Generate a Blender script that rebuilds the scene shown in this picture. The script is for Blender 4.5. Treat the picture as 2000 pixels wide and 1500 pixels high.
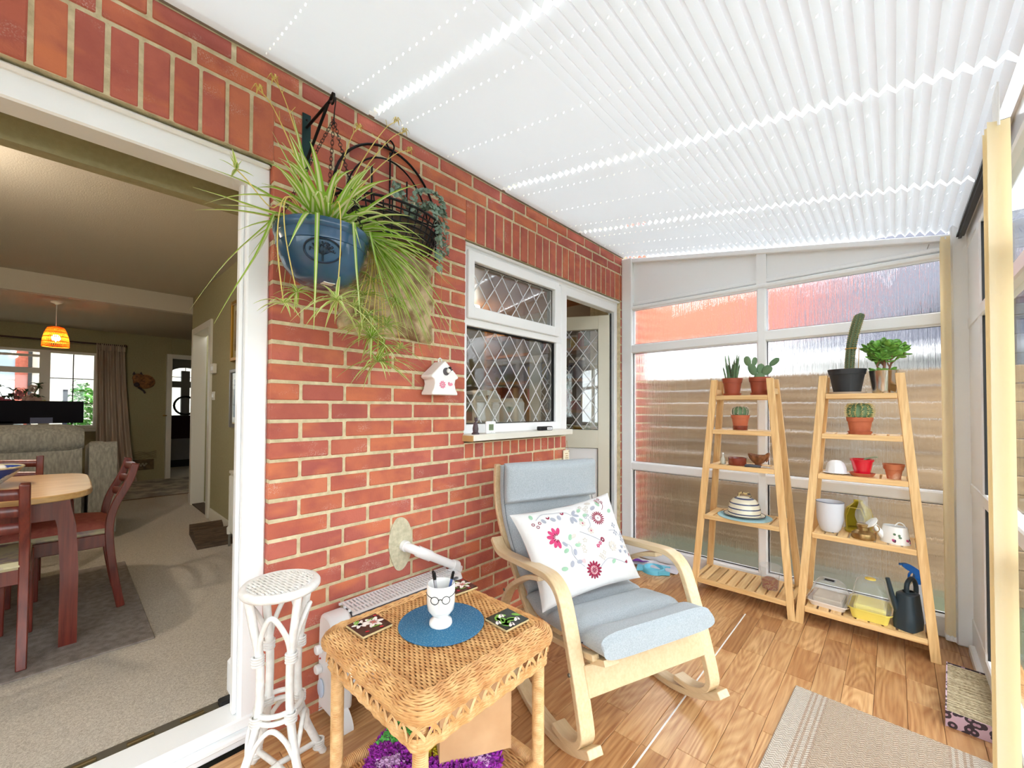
import bpy, math, random
from mathutils import Vector, Matrix
random.seed(7)
R=math.radians; PI=math.pi; cos=math.cos; sin=math.sin
C=bpy.context.scene.collection; SC=bpy.context.scene
for o in list(bpy.data.objects): bpy.data.objects.remove(o)
# ---------------- camera ----------------
def set_camera():
    yaw,pit,rol=R(42.729),R(1.0741),R(.2814)
    ax=Vector((-sin(yaw)*cos(pit),cos(yaw)*cos(pit),sin(pit))); rt=Vector((cos(yaw),sin(yaw),0)); up=rt.cross(ax)
    r2=rt*cos(rol)+up*sin(rol); u2=up*cos(rol)-rt*sin(rol)
    cd=bpy.data.cameras.new('camera'); cd.sensor_width=36; cd.lens=36*808.09/2000; cd.shift_y=32.26/2000; cd.clip_start=.02; cd.clip_end=200
    co=bpy.data.objects.new('camera',cd); C.objects.link(co)
    m=Matrix((r2,u2,-ax)).transposed().to_4x4(); m.translation=(1.709,0,1.22); co.matrix_world=m; SC.camera=co
set_camera()
# ---------------- sky, exposure ----------------
def set_world():
    w=bpy.data.worlds.new('overcast_sky'); SC.world=w; w.use_nodes=True; nt=w.node_tree
    bg=nt.nodes['Background']; bg.inputs[0].default_value=(.93,.965,1,1); bg.inputs[1].default_value=3.9
set_world()
SC.view_settings.view_transform='Standard'; SC.view_settings.look='None'; SC.view_settings.gamma=1; SC.view_settings.use_curve_mapping=False
SC.view_settings.exposure=.34
SC.cycles.max_bounces=6; SC.cycles.diffuse_bounces=4; SC.cycles.transmission_bounces=4; SC.cycles.transparent_max_bounces=12; SC.cycles.glossy_bounces=3
SC.cycles.sample_clamp_indirect=8; SC.cycles.use_denoising=True; SC.cycles.use_adaptive_sampling=True; SC.cycles.adaptive_threshold=.2; SC.cycles.adaptive_min_samples=16; SC.cycles.use_light_tree=False
# ---------------- materials ----------------
def S(r,g,b):
    f=lambda c:(c/255/12.92 if c/255<=.04045 else ((c/255+.055)/1.055)**2.4)
    return (f(r),f(g),f(b),1)
def new_mat(name):
    m=bpy.data.materials.new(name); m.use_nodes=True; nt=m.node_tree
    return m,nt,nt.nodes['Principled BSDF']
def nd(nt,t,**k):
    n=nt.nodes.new(t)
    for a,v in k.items():
        if hasattr(n,a): setattr(n,a,v)
        else: n.inputs[a.replace('_',' ')].default_value=v
    return n
def coords(nt,kind,stretch=(1,1,1),rnd=0):
    l=nt.links
    if kind=='World': src=nd(nt,'ShaderNodeNewGeometry').outputs['Position']
    else: src=nd(nt,'ShaderNodeTexCoord').outputs[kind]
    if rnd:
        oi=nd(nt,'ShaderNodeObjectInfo'); mu=nd(nt,'ShaderNodeMath',operation='MULTIPLY'); l.new(oi.outputs['Random'],mu.inputs[0]); mu.inputs[1].default_value=rnd
        va=nd(nt,'ShaderNodeVectorMath',operation='ADD'); l.new(src,va.inputs[0]); l.new(mu.outputs[0],va.inputs[1]); src=va.outputs[0]
    mp=nd(nt,'ShaderNodeMapping'); mp.inputs['Scale'].default_value=stretch; l.new(src,mp.inputs[0]); return mp.outputs[0]
def ramp(nt,fac,stops,interp='LINEAR'):
    r=nd(nt,'ShaderNodeValToRGB'); nt.links.new(fac,r.inputs[0]); e=r.color_ramp.elements; r.color_ramp.interpolation=interp
    while len(e)<len(stops): e.new(.5)
    for i,(p,c) in enumerate(stops): e[i].position=p; e[i].color=c
    return r.outputs[0]
def mixc(nt,fac,a,b,mode='MIX'):
    m=nd(nt,'ShaderNodeMix',data_type='RGBA',blend_type=mode)
    for sock,v in ((m.inputs['Factor'],fac),(m.inputs[6],a),(m.inputs[7],b)):
        if hasattr(v,'links'): nt.links.new(v,sock)
        else: sock.default_value=v
    return m.outputs[2]
def rnd_val(nt,col,amt):   # per-object brightness variation
    oi=nd(nt,'ShaderNodeObjectInfo'); mr=nd(nt,'ShaderNodeMapRange'); nt.links.new(oi.outputs['Random'],mr.inputs[0]); mr.inputs[3].default_value=1-amt; mr.inputs[4].default_value=1+amt
    h=nd(nt,'ShaderNodeHueSaturation'); nt.links.new(mr.outputs[0],h.inputs['Value'])
    if hasattr(col,'links'): nt.links.new(col,h.inputs['Color'])
    else: h.inputs['Color'].default_value=col
    return h.outputs[0]
def mat(name,c,rough=.5,metal=0,c2=None,scale=8,stretch=(1,1,1),detail=4,lo=.35,hi=.65,bump=0,bscale=60,bstretch=(1,1,1),coord='Object',rnd=0,coat=0,sheen=0,trans=0,ior=1.45,emit=None,es=1,spec=.5,sss=0,dist=.01,bdetail=3):
    m,nt,b=new_mat(name); l=nt.links; col=c
    if c2:
        no=nd(nt,'ShaderNodeTexNoise',Scale=scale,Detail=detail); l.new(coords(nt,coord,stretch,7 if rnd else 0),no.inputs[0])
        col=ramp(nt,no.outputs[0],[(lo,c),(hi,c2)])
    if rnd: col=rnd_val(nt,col,rnd)
    if hasattr(col,'links'): l.new(col,b.inputs['Base Color'])
    else: b.inputs['Base Color'].default_value=col
    if bump:
        nb=nd(nt,'ShaderNodeTexNoise',Scale=bscale,Detail=bdetail); l.new(coords(nt,coord,bstretch),nb.inputs[0])
        bu=nd(nt,'ShaderNodeBump',Strength=bump,Distance=dist); l.new(nb.outputs[0],bu.inputs['Height']); l.new(bu.outputs[0],b.inputs['Normal'])
    b.inputs['Roughness'].default_value=rough; b.inputs['Metallic'].default_value=metal; b.inputs['Specular IOR Level'].default_value=spec
    b.inputs['Coat Weight'].default_value=coat; b.inputs['Coat Roughness'].default_value=.08; b.inputs['Sheen Weight'].default_value=sheen
    b.inputs['Transmission Weight'].default_value=trans; b.inputs['IOR'].default_value=ior
    if sss: b.inputs['Subsurface Weight'].default_value=sss; b.inputs['Subsurface Radius'].default_value=(.01,.01,.01)
    if emit: b.inputs['Emission Color'].default_value=emit; b.inputs['Emission Strength'].default_value=es
    return m
def grain_mat(name,light,mid,dark,axis,fine=1.0,rings=7,rough=.4,rnd=.1,world=False,coat=.0,st=(7,.9)):
    # wood: contour lines of a stretched noise give cathedral figure; axis = grain direction
    m,nt,b=new_mat(name); l=nt.links
    a,g=st; s=[a,a,a]; s[axis]=g
    v=coords(nt,'World' if world else 'Object',tuple(s),31)
    n1=nd(nt,'ShaderNodeTexNoise',Scale=1,Detail=1.5,Roughness=.4); l.new(v,n1.inputs[0])
    mu=nd(nt,'ShaderNodeMath',operation='MULTIPLY'); l.new(n1.outputs[0],mu.inputs[0]); mu.inputs[1].default_value=rings*2
    pp=nd(nt,'ShaderNodeMath',operation='PINGPONG'); l.new(mu.outputs[0],pp.inputs[0]); pp.inputs[1].default_value=1
    s2=[90,90,90]; s2[axis]=5; v2=coords(nt,'World' if world else 'Object',tuple(s2),13)
    n2=nd(nt,'ShaderNodeTexNoise',Scale=fine,Detail=3); l.new(v2,n2.inputs[0])
    c1=ramp(nt,pp.outputs[0],[(0,light),(.5,mid),(1,light)]); c2=ramp(nt,n2.outputs[0],[(.38,dark),(.6,light)])
    col=mixc(nt,.42,c1,c2); n3=nd(nt,'ShaderNodeTexNoise',Scale=.8,Detail=2); l.new(v,n3.inputs[0])
    col=mixc(nt,ramp(nt,n3.outputs[0],[(.35,(0,0,0,1)),(.7,(.5,.5,.5,1))]),col,mid)
    if rnd: col=rnd_val(nt,col,rnd)
    l.new(col,b.inputs['Base Color']); b.inputs['Roughness'].default_value=rough; b.inputs['Coat Weight'].default_value=coat; b.inputs['Coat Roughness'].default_value=.2
    return m
def schlick(nt,f0,gain=1.0):     # view-angle reflectance, the same from both sides of a thin pane
    lw=nd(nt,'ShaderNodeLayerWeight',Blend=.5); p=nd(nt,'ShaderNodeMath',operation='POWER'); nt.links.new(lw.outputs['Facing'],p.inputs[0]); p.inputs[1].default_value=5
    r=nd(nt,'ShaderNodeMapRange'); nt.links.new(p.outputs[0],r.inputs[0]); r.inputs[3].default_value=f0*gain*.5; r.inputs[4].default_value=.5; return r
def pane_mat(name,tint=(.97,.985,.98,1),gloss=1.0,ior=1.5,haze=0):
    m=bpy.data.materials.new(name); m.use_nodes=True; nt=m.node_tree; nt.nodes.clear(); l=nt.links
    t=nd(nt,'ShaderNodeBsdfTransparent'); t.inputs[0].default_value=tint; g=nd(nt,'ShaderNodeBsdfGlossy'); g.inputs['Roughness'].default_value=.02
    f0=((ior-1)/(ior+1))**2; f=schlick(nt,f0*2,gloss); k=f
    mx=nd(nt,'ShaderNodeMixShader'); l.new(k.outputs[0],mx.inputs[0]); l.new(t.outputs[0],mx.inputs[1]); l.new(g.outputs[0],mx.inputs[2])
    if haze:
        d=nd(nt,'ShaderNodeBsdfDiffuse'); d.inputs[0].default_value=(.9,.92,.94,1); hz=schlick(nt,haze*2,1); m2=nd(nt,'ShaderNodeMixShader'); l.new(hz.outputs[0],m2.inputs[0]); l.new(mx.outputs[0],m2.inputs[1]); l.new(d.outputs[0],m2.inputs[2]); mx=m2
    o=nd(nt,'ShaderNodeOutputMaterial'); l.new(mx.outputs[0],o.inputs[0]); return m
def rain_glass():
    m=bpy.data.materials.new('rain_glass'); m.use_nodes=True; nt=m.node_tree; nt.nodes.clear(); l=nt.links
    n=nd(nt,'ShaderNodeTexNoise',Scale=1,Detail=3,Roughness=.6); l.new(coords(nt,'World',(170,170,5)),n.inputs[0])
    bu=nd(nt,'ShaderNodeBump',Strength=1,Distance=.011); l.new(n.outputs[0],bu.inputs['Height'])
    rf=nd(nt,'ShaderNodeBsdfRefraction',Roughness=.04,IOR=1.17); l.new(bu.outputs[0],rf.inputs['Normal'])
    t=nd(nt,'ShaderNodeBsdfTransparent'); g=nd(nt,'ShaderNodeBsdfGlossy',Roughness=.12); l.new(bu.outputs[0],g.inputs['Normal'])
    m1=nd(nt,'ShaderNodeMixShader'); m1.inputs[0].default_value=.25; l.new(rf.outputs[0],m1.inputs[1]); l.new(t.outputs[0],m1.inputs[2])
    f=schlick(nt,.06); m2=nd(nt,'ShaderNodeMixShader'); l.new(f.outputs[0],m2.inputs[0]); l.new(m1.outputs[0],m2.inputs[1]); l.new(g.outputs[0],m2.inputs[2])
    o=nd(nt,'ShaderNodeOutputMaterial'); l.new(m2.outputs[0],o.inputs[0]); return m
def sheet_mat(name,c,tr=.5,c2=None):   # thin sheet that lets light through: diffuse + translucent
    m=bpy.data.materials.new(name); m.use_nodes=True; nt=m.node_tree; nt.nodes.clear(); l=nt.links
    d=nd(nt,'ShaderNodeBsdfDiffuse'); t=nd(nt,'ShaderNodeBsdfTranslucent'); d.inputs[0].default_value=c; t.inputs[0].default_value=c2 or c
    mx=nd(nt,'ShaderNodeMixShader'); mx.inputs[0].default_value=tr; l.new(d.outputs[0],mx.inputs[1]); l.new(t.outputs[0],mx.inputs[2])
    o=nd(nt,'ShaderNodeOutputMaterial'); l.new(mx.outputs[0],o.inputs[0]); return m
def leaf_mat(name,edge,centre,w0=.18,w1=.3,tr=.3,back=None):
    # ribbon leaf: uv.x runs across the blade
    m=bpy.data.materials.new(name); m.use_nodes=True; nt=m.node_tree; nt.nodes.clear(); l=nt.links
    uv=nd(nt,'ShaderNodeTexCoord'); sp=nd(nt,'ShaderNodeSeparateXYZ'); l.new(uv.outputs['UV'],sp.inputs[0])
    a=nd(nt,'ShaderNodeMath',operation='SUBTRACT'); l.new(sp.outputs[0],a.inputs[0]); a.inputs[1].default_value=.5
    ab=nd(nt,'ShaderNodeMath',operation='ABSOLUTE'); l.new(a.outputs[0],ab.inputs[0])
    col=ramp(nt,ab.outputs[0],[(w0,centre),(w1,edge)])
    p=nd(nt,'ShaderNodeBsdfPrincipled'); p.inputs['Roughness'].default_value=.4; l.new(col,p.inputs['Base Color']); t=nd(nt,'ShaderNodeBsdfTranslucent'); l.new(col,t.inputs[0])
    mx=nd(nt,'ShaderNodeMixShader'); mx.inputs[0].default_value=tr; l.new(p.outputs[0],mx.inputs[1]); l.new(t.outputs[0],mx.inputs[2])
    o=nd(nt,'ShaderNodeOutputMaterial'); l.new(mx.outputs[0],o.inputs[0]); return m
# ---------------- mesh helpers ----------------
def lerp(a,b,t): return a+(b-a)*t
def cat(pts,n=6,closed=False):      # Catmull-Rom through the points (tuples of any length)
    P=list(pts); k=len(P); out=[]
    for i in range(k if closed else k-1):
        g=lambda j:P[j%k] if closed else P[max(0,min(k-1,j))]
        p0,p1,p2,p3=g(i-1),g(i),g(i+1),g(i+2)
        for s in range(n):
            t=s/n; out.append(tuple(.5*(2*b+(c-a)*t+(2*a-5*b+4*c-d)*t*t+(3*b-a-3*c+d)*t**3) for a,b,c,d in zip(p0,p1,p2,p3)))
    if not closed: out.append(tuple(P[-1]))
    return out
class MB:
    def __init__(s): s.v=[]; s.f=[]; s.mi=[]; s.uv=[]; s.cur=0; s.useuv=False; s.jit=0; s.nj=0
    def add(s,vs,fs,uvs=None):
        b=len(s.v); s.v+= [tuple(p) for p in vs]
        for i,f in enumerate(fs): s.f.append(tuple(b+j for j in f)); s.mi.append(s.cur); s.uv.append(uvs[i] if uvs else None)
        if uvs: s.useuv=True
        return s
    def box(s,a,b,ch=0):
        x0,y0,z0=[min(p,q) for p,q in zip(a,b)]; x1,y1,z1=[max(p,q) for p,q in zip(a,b)]
        if s.jit: e=s.jit*(s.nj%9); s.nj+=1; x0+=e;y0+=e;z0+=e;x1-=e;y1-=e;z1-=e
        if not ch:
            return s.add([(x0,y0,z0),(x1,y0,z0),(x1,y1,z0),(x0,y1,z0),(x0,y0,z1),(x1,y0,z1),(x1,y1,z1),(x0,y1,z1)],[(3,2,1,0),(4,5,6,7),(0,1,5,4),(1,2,6,5),(2,3,7,6),(3,0,4,7)])
        vs=[];idx={}
        for i,x in ((0,x0),(1,x1)):
            for j,y in ((0,y0),(1,y1)):
                for k,z in ((0,z0),(1,z1)):
                    dx,dy,dz=(ch if i==0 else -ch),(ch if j==0 else -ch),(ch if k==0 else -ch)
                    for t,p in enumerate(((x,y+dy,z+dz),(x+dx,y,z+dz),(x+dx,y+dy,z))): idx[i,j,k,t]=len(vs); vs.append(p)
        I=idx; F=[]
        for i in (0,1):
            q=[I[i,0,0,0],I[i,1,0,0],I[i,1,1,0],I[i,0,1,0]]; F.append(q if i else q[::-1])
            q=[I[0,i,0,1],I[0,i,1,1],I[1,i,1,1],I[1,i,0,1]]; F.append(q if i else q[::-1])
            q=[I[0,0,i,2],I[1,0,i,2],I[1,1,i,2],I[0,1,i,2]]; F.append(q if i else q[::-1])
        for a_ in (0,1):
            for b_ in (0,1):
                F.append([I[a_,b_,0,0],I[a_,b_,1,0],I[a_,b_,1,1],I[a_,b_,0,1]]); F.append([I[a_,0,b_,0],I[a_,1,b_,0],I[a_,1,b_,2],I[a_,0,b_,2]]); F.append([I[0,a_,b_,1],I[1,a_,b_,1],I[1,a_,b_,2],I[0,a_,b_,2]])
                for c_ in (0,1): F.append([I[a_,b_,c_,t] for t in range(3)])
        cx,cy,cz=(x0+x1)/2,(y0+y1)/2,(z0+z1)/2
        FF=[]
        for f in F:
            p=[Vector(vs[i]) for i in f]; n=(p[1]-p[0]).cross(p[2]-p[0]); m=sum(p,Vector())/len(p)-Vector((cx,cy,cz))
            FF.append(tuple(f) if n.dot(m)>=0 else tuple(f[::-1]))
        return s.add(vs,FF)
    def xbox(s,M,a,b,ch=0):          # box through a matrix
        t=MB().box(a,b,ch); return s.add([tuple(M@Vector(p)) for p in t.v],t.f)
    def bar(s,p,q,w,h,up=(0,0,1),ch=0):   # rectangular bar from p to q
        p,q=Vector(p),Vector(q); d=(q-p); L=d.length; d.normalize(); u=Vector(up); sd=d.cross(u)
        if sd.length<1e-4: sd=d.cross(Vector((1,0,0)))
        sd.normalize(); u=sd.cross(d); M=Matrix((d,sd,u)).transposed().to_4x4(); M.translation=p
        return s.xbox(M,(0,-w/2,-h/2),(L,w/2,h/2),ch)
    def tube(s,pts,r,n=8,closed=False,caps=True,flat=1.0):
        P=[Vector(p) for p in pts]; k=len(P); rr=r if isinstance(r,(list,tuple)) else [r]*k
        T=[]
        for i in range(k):
            a=P[(i-1)%k] if closed or i>0 else P[i]; b=P[(i+1)%k] if closed or i<k-1 else P[i]
            t=(b-a); T.append(t.normalized() if t.length>1e-9 else Vector((0,0,1)))
        up=Vector((0,0,1)) if abs(T[0].z)<.9 else Vector((1,0,0)); nrm=(up-T[0]*up.dot(T[0])).normalized(); vs=[]
        for i in range(k):
            nrm=nrm-T[i]*nrm.dot(T[i]); nrm=nrm.normalized() if nrm.length>1e-6 else T[i].orthogonal().normalized(); bn=T[i].cross(nrm)
            for j in range(n): a=2*PI*j/n; vs.append(P[i]+(nrm*cos(a)*flat+bn*sin(a))*rr[i])
        fs=[]
        for i in range(k if closed else k-1):
            for j in range(n):
                a,b=i*n+j,i*n+(j+1)%n; c,d=((i+1)%k)*n+(j+1)%n,((i+1)%k)*n+j; fs.append((a,b,c,d))
        if caps and not closed: fs.append(tuple(range(n))[::-1]); fs.append(tuple((k-1)*n+j for j in range(n)))
        return s.add(vs,fs)
    def lathe(s,prof,n=24,c=(0,0,0),sx=1,sy=1,M=None,a0=0,a1=2*PI):
        full=abs(a1-a0-2*PI)<1e-6; vs=[]; fs=[]; m=n if full else n+1
        for r,z in prof:
            for j in range(m):
                a=a0+(a1-a0)*j/n; p=Vector((r*cos(a)*sx,r*sin(a)*sy,z)); p=(M@p) if M else p; vs.append(p+Vector(c))
        for i in range(len(prof)-1):
            for j in range(n): fs.append((i*m+j,i*m+(j+1)%m,(i+1)*m+(j+1)%m,(i+1)*m+j))
        if full:
            if prof[0][0]>1e-5: fs.append(tuple(range(m))[::-1])
            if prof[-1][0]>1e-5: fs.append(tuple((len(prof)-1)*m+j for j in range(m)))
        return s.add(vs,fs)
    def prism(s,poly,d0,d1,axis=1):   # polygon in the plane of the two other axes, extruded along axis
        def P(a,b,d): return {0:(d,a,b),1:(a,d,b),2:(a,b,d)}[axis]
        k=len(poly); vs=[P(a,b,d0) for a,b in poly]+[P(a,b,d1) for a,b in poly]
        return s.add(vs,[tuple(range(k)),tuple(range(2*k-1,k-1,-1))]+[(i,i+k,(i+1)%k+k,(i+1)%k) for i in range(k)])
    def strip(s,path,t,y0,y1):        # bent board: path of (x,z), thickness t, from y0 to y1
        k=len(path); up=[];lo=[]
        for i,(x,z) in enumerate(path):
            a=path[max(0,i-1)]; b=path[min(k-1,i+1)]; dx,dz=b[0]-a[0],b[1]-a[1]; L=math.hypot(dx,dz) or 1; nx,nz=-dz/L,dx/L
            up.append((x+nx*t/2,z+nz*t/2)); lo.append((x-nx*t/2,z-nz*t/2))
        vs=[]
        for (ux,uz),(lx,lz) in zip(up,lo): vs+=[(ux,y0,uz),(ux,y1,uz),(lx,y1,lz),(lx,y0,lz)]
        fs=[]
        for i in range(k-1):
            b=4*i
            for j in range(4): fs.append((b+j,b+(j+1)%4,b+4+(j+1)%4,b+4+j))
        fs+=[(3,2,1,0),(4*k-4,4*k-3,4*k-2,4*k-1)]
        return s.add(vs,fs)
    def ribbon(s,pts,ws,up=(0,0,1),fold=.25):    # leaf blade with a fold along the middle, uv.x across
        P=[Vector(p) for p in pts]; k=len(P); vs=[]; fs=[]; uvs=[]
        sd=None
        for i in range(k):
            t=(P[min(k-1,i+1)]-P[max(0,i-1)]).normalized(); sdn=t.cross(Vector(up))
            if sdn.length<.05: sdn=sd or Vector((1,0,0))
            sdn.normalize()
            if sd and sdn.dot(sd)<0: sdn=-sdn
            sd=sdn; n=sd.cross(t); w=ws[i]/2
            vs+=[P[i]-sd*w+n*w*fold,P[i],P[i]+sd*w+n*w*fold]
        for i in range(k-1):
            b=3*i; v0,v1=i/(k-1),(i+1)/(k-1)
            fs+=[(b,b+1,b+4,b+3),(b+1,b+2,b+5,b+4)]; uvs+=[[(0,v0),(.5,v0),(.5,v1),(0,v1)],[(.5,v0),(1,v0),(1,v1),(.5,v1)]]
        return s.add(vs,fs,uvs)
    def grid(s,fn,nu,nv,cu=False,cv=False):
        vs=[fn(i/nu,j/nv) for i in range(nu+(not cu)) for j in range(nv+(not cv))]; mu=nu+(not cu); mv=nv+(not cv); fs=[]
        for i in range(nu):
            for j in range(nv): fs.append((i*mv+j,((i+1)%mu)*mv+j,((i+1)%mu)*mv+(j+1)%mv,i*mv+(j+1)%mv))
        return s.add(vs,fs)
    def ball(s,c,r,n=10,m=6,sz=1):
        return s.lathe([(r*sin(PI*i/m)+1e-6,-r*sz*cos(PI*i/m)) for i in range(m+1)],n,c)
    def mesh(s,name,mats,smooth=35):
        me=bpy.data.meshes.new(name); me.from_pydata(s.v,[],s.f)
        for m in (mats if isinstance(mats,(list,tuple)) else [mats]): me.materials.append(m)
        if any(s.mi): me.polygons.foreach_set('material_index',s.mi)
        if s.useuv:
            u=me.uv_layers.new(name='uv'); i=0
            for fi,f in enumerate(s.f):
                for j in range(len(f)):
                    if s.uv[fi]: u.data[i].uv=s.uv[fi][j]
                    i+=1
        me.validate(); me.update()
        if smooth: me.shade_smooth(); me.set_sharp_from_angle(angle=R(smooth))
        return me
    def build(s,name,mats,parent=None,smooth=35,loc=None,bevel=0):
        return link(name,s.mesh(name,mats,smooth),parent,loc,bevel=bevel)
def link(name,me,parent=None,loc=None,rot=None,scale=None,bevel=0):
    o=bpy.data.objects.new(name,me); C.objects.link(o)
    if parent: o.parent=parent
    if loc: o.location=loc
    if rot: o.rotation_euler=rot
    if scale: o.scale=scale
    if bevel:
        b=o.modifiers.new('bevel','BEVEL'); b.width=bevel; b.segments=2; b.limit_method='ANGLE'; b.angle_limit=R(40); b.harden_normals=False
    return o
def tag(o,label=None,cat=None,group=None,kind=None):
    if label: o['label']=label
    if cat: o['category']=cat
    if group: o['group']=group
    if kind: o['kind']=kind
    return o
def thing(name,label,cat,loc=(0,0,0),rz=0,group=None):
    o=bpy.data.objects.new(name,None); o.empty_display_size=.05; C.objects.link(o); o.location=loc; o.rotation_euler=(0,0,rz)
    return tag(o,label,cat,group)
def struct(o,label,cat='room'): return tag(o,label,cat,kind='structure')
def FB():
    m=MB(); m.jit=.0005; return m
def bx(a,b,ch=0): return MB().box(a,b,ch)
# ================= STRUCTURE =================
W_FRAME=mat('white_upvc',S(247,248,249),.28,coat=.2,bump=.02,bscale=20)
W_SATIN=mat('white_satin_paint',S(228,224,212),.4)
GASKET=mat('black_gasket',S(18,18,20),.5)
OLIVE=mat('olive_wall_paint',S(164,156,120),.85,c2=S(158,150,114),scale=60,bump=.05,bscale=200)
CEIL_W=mat('ceiling_paint',S(205,196,180),.9,bump=.15,bscale=130)
CARPET=mat('beige_carpet',S(205,196,182),.95,c2=S(160,148,134),scale=160,detail=6,lo=.3,hi=.7,bump=.5,bscale=330,dist=.006,sheen=.2,coord='World')
MORTAR=mat('mortar',S(222,208,172),.95,c2=S(196,182,146),scale=30,bump=.4,bscale=150,coord='World')
ALU=mat('dull_aluminium',S(120,116,105),.45,.7)
GLASS=pane_mat('clear_glass'); GLASS_WIN=pane_mat('window_glass',(.86,.88,.87,1),2.6,1.7); RAIN=rain_glass()
LEAD=mat('lead_strip',S(214,216,216),.35,.2)
def brick_mat():
    m,nt,b=new_mat('red_brick'); l=nt.links
    oi=nd(nt,'ShaderNodeObjectInfo')
    base=ramp(nt,oi.outputs['Random'],[(0,S(202,116,82)),(.25,S(186,98,76)),(.5,S(196,108,90)),(.75,S(172,90,78)),(1,S(210,124,88))])
    v=coords(nt,'World',(1,1,1),40); n1=nd(nt,'ShaderNodeTexNoise',Scale=9,Detail=4); l.new(v,n1.inputs[0])
    c=mixc(nt,ramp(nt,n1.outputs[0],[(.42,(0,0,0,1)),(.68,(.62,.62,.62,1))]),base,S(156,78,72))
    n4=nd(nt,'ShaderNodeTexNoise',Scale=6,Detail=3); l.new(coords(nt,'World',(1,.6,1.6),90),n4.inputs[0])
    c=mixc(nt,ramp(nt,n4.outputs[0],[(.55,(0,0,0,1)),(.72,(.7,.7,.7,1))]),c,S(214,124,82))
    n2=nd(nt,'ShaderNodeTexNoise',Scale=230,Detail=2); l.new(v,n2.inputs[0]); n3=nd(nt,'ShaderNodeTexNoise',Scale=7,Detail=2); l.new(coords(nt,'World',(1,1,1.8),77),n3.inputs[0])
    mu=nd(nt,'ShaderNodeMath',operation='MULTIPLY'); l.new(ramp(nt,n2.outputs[0],[(.5,(0,0,0,1)),(.66,(1,1,1,1))]),mu.inputs[0]); l.new(ramp(nt,n3.outputs[0],[(.58,(0,0,0,1)),(.72,(.6,.6,.6,1))]),mu.inputs[1])
    c=mixc(nt,mu.outputs[0],c,S(214,186,176)); l.new(c,b.inputs['Base Color']); b.inputs['Roughness'].default_value=.85
    nb=nd(nt,'ShaderNodeTexNoise',Scale=120,Detail=4); l.new(v,nb.inputs[0]); bu=nd(nt,'ShaderNodeBump',Strength=.45,Distance=.004); l.new(nb.outputs[0],bu.inputs['Height']); l.new(bu.outputs[0],b.inputs['Normal'])
    return m
BRICK=brick_mat()
# ---- brick wall between house and conservatory: front face x = 0
ZK=lambda k:1.2415+.075*k
wall=MB()
XB=-.30; XF=-.0035
def core(y0,y1,z0,z1): wall.box((XB,y0,z0),(XF,y1,z1))
core(.5235,1.469,0,2.62); core(1.469,2.4125,0,1.03); core(-1.5,.525,2.145,2.62); core(1.469,3.262,2.145,2.62); core(3.212,3.262,0,2.145); core(-3.0,-1.45,0,2.62)
wall_left=struct(wall.build('wall_left',MORTAR,smooth=0),'red brick house wall with pale mortar between patio door and glazed end','wall')
_bm={}
def brick_mesh(L,H,D=.1):
    k=(round(L,3),round(H,3),D)
    if k not in _bm: _bm[k]=MB().box((-D,-L/2,-H/2),(0,L/2,H/2),.004).mesh('brick',BRICK,0)
    return _bm[k]
nb_=[0]
def brick(y0,y1,z0,z1,D=.1,x=0):
    L,H=y1-y0,z1-z0
    if L<.02: return
    link('brick',brick_mesh(round(L,3),round(H,3),D),wall_left,(x+random.uniform(-.0015,.0015),(y0+y1)/2,(z0+z1)/2),(random.uniform(-.004,.004),0,random.uniform(-.006,.006))); nb_[0]+=1
J=.0058
def course(k,joints,lo,hi):
    js=sorted(j for j in joints if lo+.03<j<hi-.03); e=[lo-J]+js+[hi+J]
    for a,b in zip(e[:-1],e[1:]): brick(a+J+random.uniform(-.001,.001),b-J,max(0,ZK(k)+J),ZK(k+1)-J)
JA=[.746,.918,1.146,1.372]+[1.597+.2275*i for i in range(8)]
JB=[.63,.807,1.035,1.262,1.485]+[1.705+.2275*i for i in range(8)]
for k in range(-17,12):
    jj=JA if k%2 else JB
    hi=2.414 if k<-4 else 1.473
    course(k,jj,.521,hi)
for k in (12,13,14): course(k,JA if k%2 else JB,.521,1.473)
for k in (15,16):
    jj=[(.049 if k==15 else .161)+.2265*i for i in range(-3,16)]; course(k,jj,-.75,3.258)
for i in range(12):   # soldiers over the patio door
    y1=.521-.0751*i; brick(y1-.070,y1-.005 if i else y1,ZK(12)+.004,ZK(15)-.005)
for i in range(24):   # soldiers over the kitchen window and door
    y0=1.473+.0748*i
    if y0+.03<3.258: brick(y0+(.005 if i else 0),min(y0+.07,3.258),ZK(12)+.004,ZK(15)-.005)
for i in range(13):   # soldiers under the sill
    y0=1.473+.0738*i; brick(y0+.004,min(y0+.068,2.414),ZK(-4)+.005,1.025)
st=MB()               # narrow closers beside the kitchen door
for k in range(-16,12): st.box((-.1,3.216,ZK(k)+J),(0,3.258,ZK(k+1)-J),.004)
tag(st.build('brick_closers',BRICK,wall_left,0),kind='stuff')
# ---- patio door frame
pd=FB()
pd.box((-.135,.446,.09),(-.03,.521,2.135),.006); pd.box((-.135,-1.5,2.045),(-.03,.521,2.135),.006); pd.box((-.135,-1.5,.09),(-.03,-1.42,2.135),.006)
pd.box((-.12,-1.5,2.118),(-.012,.521,2.138),.008); pd.box((-.10,.430,.1),(-.06,.448,2.05),.004)
pd.box((-.155,-1.5,.055),(-.022,.521,.103),.006); pd.box((-.16,-1.5,.03),(-.002,.521,.06),.006); pd.box((-.2,-1.5,0),(-.02,.521,.035),.004)
door_1=struct(pd.build('door_1',W_FRAME),'white sliding patio door frame with raised sill beside brick wall','door frame')
bx((-.205,-1.5,.06),(-.15,.46,.093),.002).build('track',ALU,door_1)
for y in (.02,.16,.3): bx((-.178,y,.09),(-.165,y+.07,.101),.002).build('track_clip',mat('brass_clip',S(110,92,60),.5,.6),door_1)
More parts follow.
